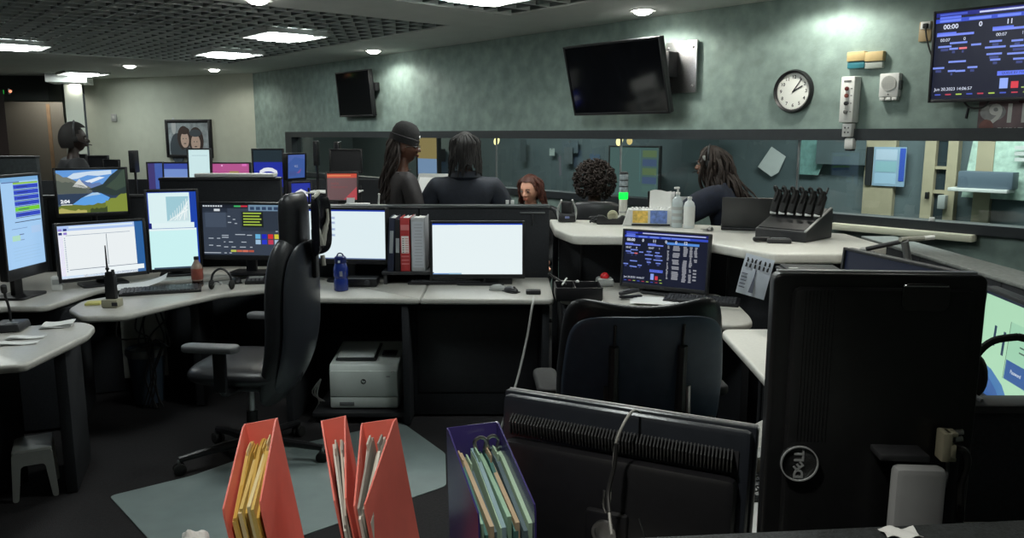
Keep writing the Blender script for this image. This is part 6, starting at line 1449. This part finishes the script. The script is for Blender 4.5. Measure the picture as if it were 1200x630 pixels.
navy = mat('navy_fabric', rgb(24, 30, 42), .75, noise=.25, scale=22, bump=.3, bscale=60)
navy2 = mat('deep_navy_fabric', rgb(20, 28, 46), .85, noise=.3, scale=22, bump=.3, bscale=60)
brownj = mat('charcoal_fabric', rgb(40, 36, 37), .75, noise=.25, scale=22, bump=.3, bscale=60)
darkj = mat('black_fabric', rgb(22, 23, 26), .8, noise=.25, scale=22)
hair_dk = mat('hair_dark', (.006, .0045, .004), .8, noise=.3, scale=90)
hair_br = mat('hair_brown', (.018, .010, .007), .7, noise=.4, scale=60)
hair_rd = mat('hair_auburn', (.07, .02, .012), .6, noise=.35, scale=60)
# A: woman in a black beanie, in profile
q = at_y(471, 180, 5.78)
o, HM, J, place = person('person in a black knit beanie and dark jacket standing in profile behind the centre panel', (q.x, q.y), 118, 1.67, rgb(92, 60, 46), brownj, head_yaw=-28, pose=dict(wL=(-.12, -.30, 1.12), wR=(.10, -.32, 1.12), eL=(-.23, -.03, 1.1), eR=(.22, -.05, 1.1)), coatR=1.16)
m = MB(); knit = mat('beanie_knit', rgb(26, 25, 26), .9, noise=.3, scale=70, bump=.6, bscale=150)
m.lathe([(.086, -.0), (.094, .002), (.095, .045), (.088, .05), (.086, .08), (.075, .115), (.05, .143), (.02, .152), (0, .153)], knit, c=(0, 0, 0)); bmesh.ops.transform(m.bm, matrix=Matrix.Translation((0, .012, .034)) @ Matrix.Rotation(R(18), 4, 'X') @ Matrix.Diagonal((.96, 1.16, 1, 1)), verts=m.bm.verts); place(m).build('beanie', o)
m = MB()
for x, z in ((-.012, .055), (.012, .05), (0, .062), (-.004, .046), (.018, .06)): m.ball((x, -.106, z+.016), (.008, .004, .006), M_white, seg=10)
place(m).build('beanie_emblem', o)
m = MB(); strands(m, hair_br, 46, .42, .1, 3, back=(0, .05), a0=35, a1=165, flare=1.3, wave=.016, r=.010); place(m).build('hair', o)
m = MB()
for sx in (-1, 1): m.lathe([(.017, -.001), (.0195, 0), (.017, .001), (.017, -.001)], M_steel, c=(sx*.031, -.102, .003), rot=(90, 0, 0))
m.tube([(-.012, -.102, .005), (0, -.106, .008), (.012, -.102, .005)], .0015, M_steel); m.tube([(.05, -.1, .006), (.074, -.03, .008), (.08, .01, .0)], .0016, M_steel); m.tube([(-.05, -.1, .006), (-.074, -.03, .008), (-.08, .01, .0)], .0016, M_steel); place(m).build('glasses', o)
# B: from behind in a navy coat
q = at_y(545, 180, 5.68)
o, HM, J, place = person('person with dark hair in a wide navy coat seen from behind at the panel', (q.x, q.y), 180, 1.655, rgb(96, 66, 52), navy, coatR=1.32, pose=dict(sL=(-.20, .01, 1.33), sR=(.20, .01, 1.33), eL=(-.30, .0, 1.08), eR=(.30, .0, 1.08), wL=(-.16, -.25, 1.05), wR=(.16, -.25, 1.05)))
m = MB(); hair_cap(m, hair_dk, 1.06, front=-.3); strands(m, hair_dk, 70, .20, .1, 5, wave=.004, r=.012, back=(0, .015), a0=-25, a1=205, flare=1.28); place(m).build('hair', o)
m = MB(); m.lathe([(.10, .0), (.115, .02), (.10, .06), (.085, .06), (.09, .02), (.10, 0)], navy, c=(J['neckb'].x, J['neckb'].y*.82, J['neckb'].z-.02)); m.build('collar', o)
# C: seated, face toward the camera
q = at_y(622, 222, 6.65)
o, HM, J, place = person('seated person with auburn hair looking down, face seen beyond the centre panel end', (q.x, q.y), -18, 1.315, rgb(226, 168, 142), darkj, head_yaw=-14, head_pitch=12, pose=SIT)
m = MB(); hair_cap(m, hair_rd, 1.05, front=-.42); strands(m, hair_rd, 60, .22, .1, 8, wave=.006, r=.011, back=(0, .01), a0=-12, a1=192, flare=1.25); place(m).build('hair', o)
m = MB(); m.ball((.079, -.004, -.045), .007, M_white, seg=10); m.ball((-.079, -.004, -.045), .007, M_white, seg=10); place(m).build('earring', o)
# D: curly hair from behind
q = at_y(697, 215, 6.2)
o, HM, J, place = person('seated person with a round mass of dark curly hair seen from behind the counter', (q.x, q.y), 176, 1.41, rgb(84, 58, 46), darkj, pose=SIT)
m = MB(); random.seed(12); hair_cap(m, hair_br, 1.15, front=-.3)
for k in range(330):
    u = random.uniform(-.75, 1); a = random.uniform(-.5, PI+.5); q_ = (1-u*u)**.5
    c_ = Vector((math.cos(a)*q_*.150, math.sin(a)*q_*.135+.03, u*.155-.0)); n_ = c_.normalized(); t1 = n_.cross(Vector((random.random(), random.random(), random.random()))).normalized(); t2 = n_.cross(t1)
    rr = random.uniform(.014, .026); m.tube([c_*random.uniform(.82, 1.04)+t1*rr*math.cos(j*1.25)+t2*rr*math.sin(j*1.25)+n_*(.004*j) for j in range(6)], .0052, hair_br, seg=5)
place(m).build('hair', o)
# E: long hair, leaning to the left over the counter
q = at_y(868, 200, 5.72)
o, HM, J, place = person('person with long brown hair and a headset leaning over the white counter by the bottles', (q.x, q.y), -112, 1.555, rgb(120, 84, 66), navy2, lean=22, head_pitch=4, coatR=1.5, pose=dict(sL=(-.20, .01, 1.36), sR=(.20, .01, 1.36), eL=(-.27, -.36, 1.22), wL=(-.20, -.52, 1.10), eR=(.27, -.40, 1.20), wR=(.18, -.55, 1.10)))
m = MB(); hair_cap(m, hair_br, 1.08, front=-.5); strands(m, hair_br, 74, .46, .1, 15, wave=.026, r=.012, back=(0, .16), a0=-35, a1=215, flare=1.5); place(m).build('hair', o)
m = MB(); m.tube([(-.086, .0, .0), (-.082, .0, .09), (0, .0, .134), (.082, .0, .09), (.086, 0, 0)], .007, M_dark, smooth=5); m.ball((-.088, 0, -.002), (.014, .026, .030), M_rub); m.ball((.088, 0, -.002), (.014, .026, .030), M_rub); m.box((.092, -.03, .045), (.012, .02, .034), M_lgrey, bev=.004); m.tube([(.09, -.01, -.01), (.075, -.08, -.04), (.03, -.125, -.055)], .0035, M_black, smooth=4); place(m).build('headset', o)
# F: silhouette at the far consoles
q = at_y(86, 180, 7.0)
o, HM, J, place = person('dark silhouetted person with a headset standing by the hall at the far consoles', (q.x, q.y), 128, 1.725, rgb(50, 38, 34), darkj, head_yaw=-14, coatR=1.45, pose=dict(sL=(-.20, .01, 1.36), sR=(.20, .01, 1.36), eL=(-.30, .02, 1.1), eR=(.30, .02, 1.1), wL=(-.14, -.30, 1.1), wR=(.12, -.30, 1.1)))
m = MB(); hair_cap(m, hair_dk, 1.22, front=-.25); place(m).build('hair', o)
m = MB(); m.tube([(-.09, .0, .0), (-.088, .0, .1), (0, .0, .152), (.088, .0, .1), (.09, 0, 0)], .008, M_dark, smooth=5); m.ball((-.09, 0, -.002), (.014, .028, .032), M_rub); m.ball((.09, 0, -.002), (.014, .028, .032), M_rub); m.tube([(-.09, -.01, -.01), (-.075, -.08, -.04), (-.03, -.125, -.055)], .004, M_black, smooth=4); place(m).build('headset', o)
# chairs that carry the two seated people
for (px_, Y_, yw, zs, lb) in ((622, 6.65, -18, .59, 'dark swivel chair under the seated person with auburn hair'), (697, 6.2, 176, .69, 'dark swivel chair under the curly-haired person')):
    q = at_y(px_, 222, Y_)
    o = thing('task_chair', lb, 'chair', (q.x, q.y, 0), R(yw))
    star_base(o, .28); gas_lift(o, .1, zs-.10)
    m = MB(); pillow(m, .48, .46, .10, M_leather, Matrix.Translation((0, -.10, zs-.06)) @ XZ(), n=4); m.build('seat', o)
    m = MB(); pillow(m, .44, .42, .07, M_leather, Matrix.Translation((0, .23, zs+.26)), n=4, bend=lambda x, z: -.04*x*x); m.build('backrest', o)
    m = MB(); m.tube([(0, .05, zs-.11), (0, .27, zs-.10), (0, .29, zs+.1)], .02, M_dark, smooth=3); m.build('back_bar', o)
# ================================================================ camera and light
cam = bpy.data.cameras.new('camera'); co = bpy.data.objects.new('camera', cam); COL.objects.link(co)
co.location = (0, 0, CAMZ); co.rotation_euler = (PI/2-PITCH, 0, 0)
cam.sensor_fit = 'HORIZONTAL'; cam.sensor_width = 36; cam.lens = FOC/1200*36; cam.clip_start = .02
SC.camera = co
wd = bpy.data.worlds.new('world'); SC.world = wd; wd.use_nodes = True
wd.node_tree.nodes['Background'].inputs['Color'].default_value = (.5, .6, .62, 1); wd.node_tree.nodes['Background'].inputs['Strength'].default_value = .09
def area(name, loc, sx, sy, e, col=(1, 1, 1), rot=(0, 0, 0)):
    l = bpy.data.lights.new(name, 'AREA'); l.shape = 'RECTANGLE'; l.size = sx; l.size_y = sy; l.energy = e; l.color = col
    o = bpy.data.objects.new(name, l); COL.objects.link(o); o.location = loc; o.rotation_euler = rot; return o
area('corridor_light', wst(9.8, TC*.5, 2.55), 2.4, .5, 95, (.95, 1, .95), (0, 0, WYAW))
area('corridor_light', wst(5.0, TC*.5, 2.55), 2.4, .5, 45, (.95, 1, .95), (0, 0, WYAW))
area('corridor_light', wst(1.6, TC*.5, 2.55), 1.0, .5, 30, (1, .95, .8), (0, 0, WYAW))
SC.view_settings.view_transform = 'Standard'; SC.view_settings.look = 'None'; SC.view_settings.gamma = 1; SC.view_settings.use_curve_mapping = False
SC.view_settings.exposure = 0.0
SC.cycles.use_denoising = True
SC.cycles.max_bounces = 8; SC.cycles.sample_clamp_indirect = 4
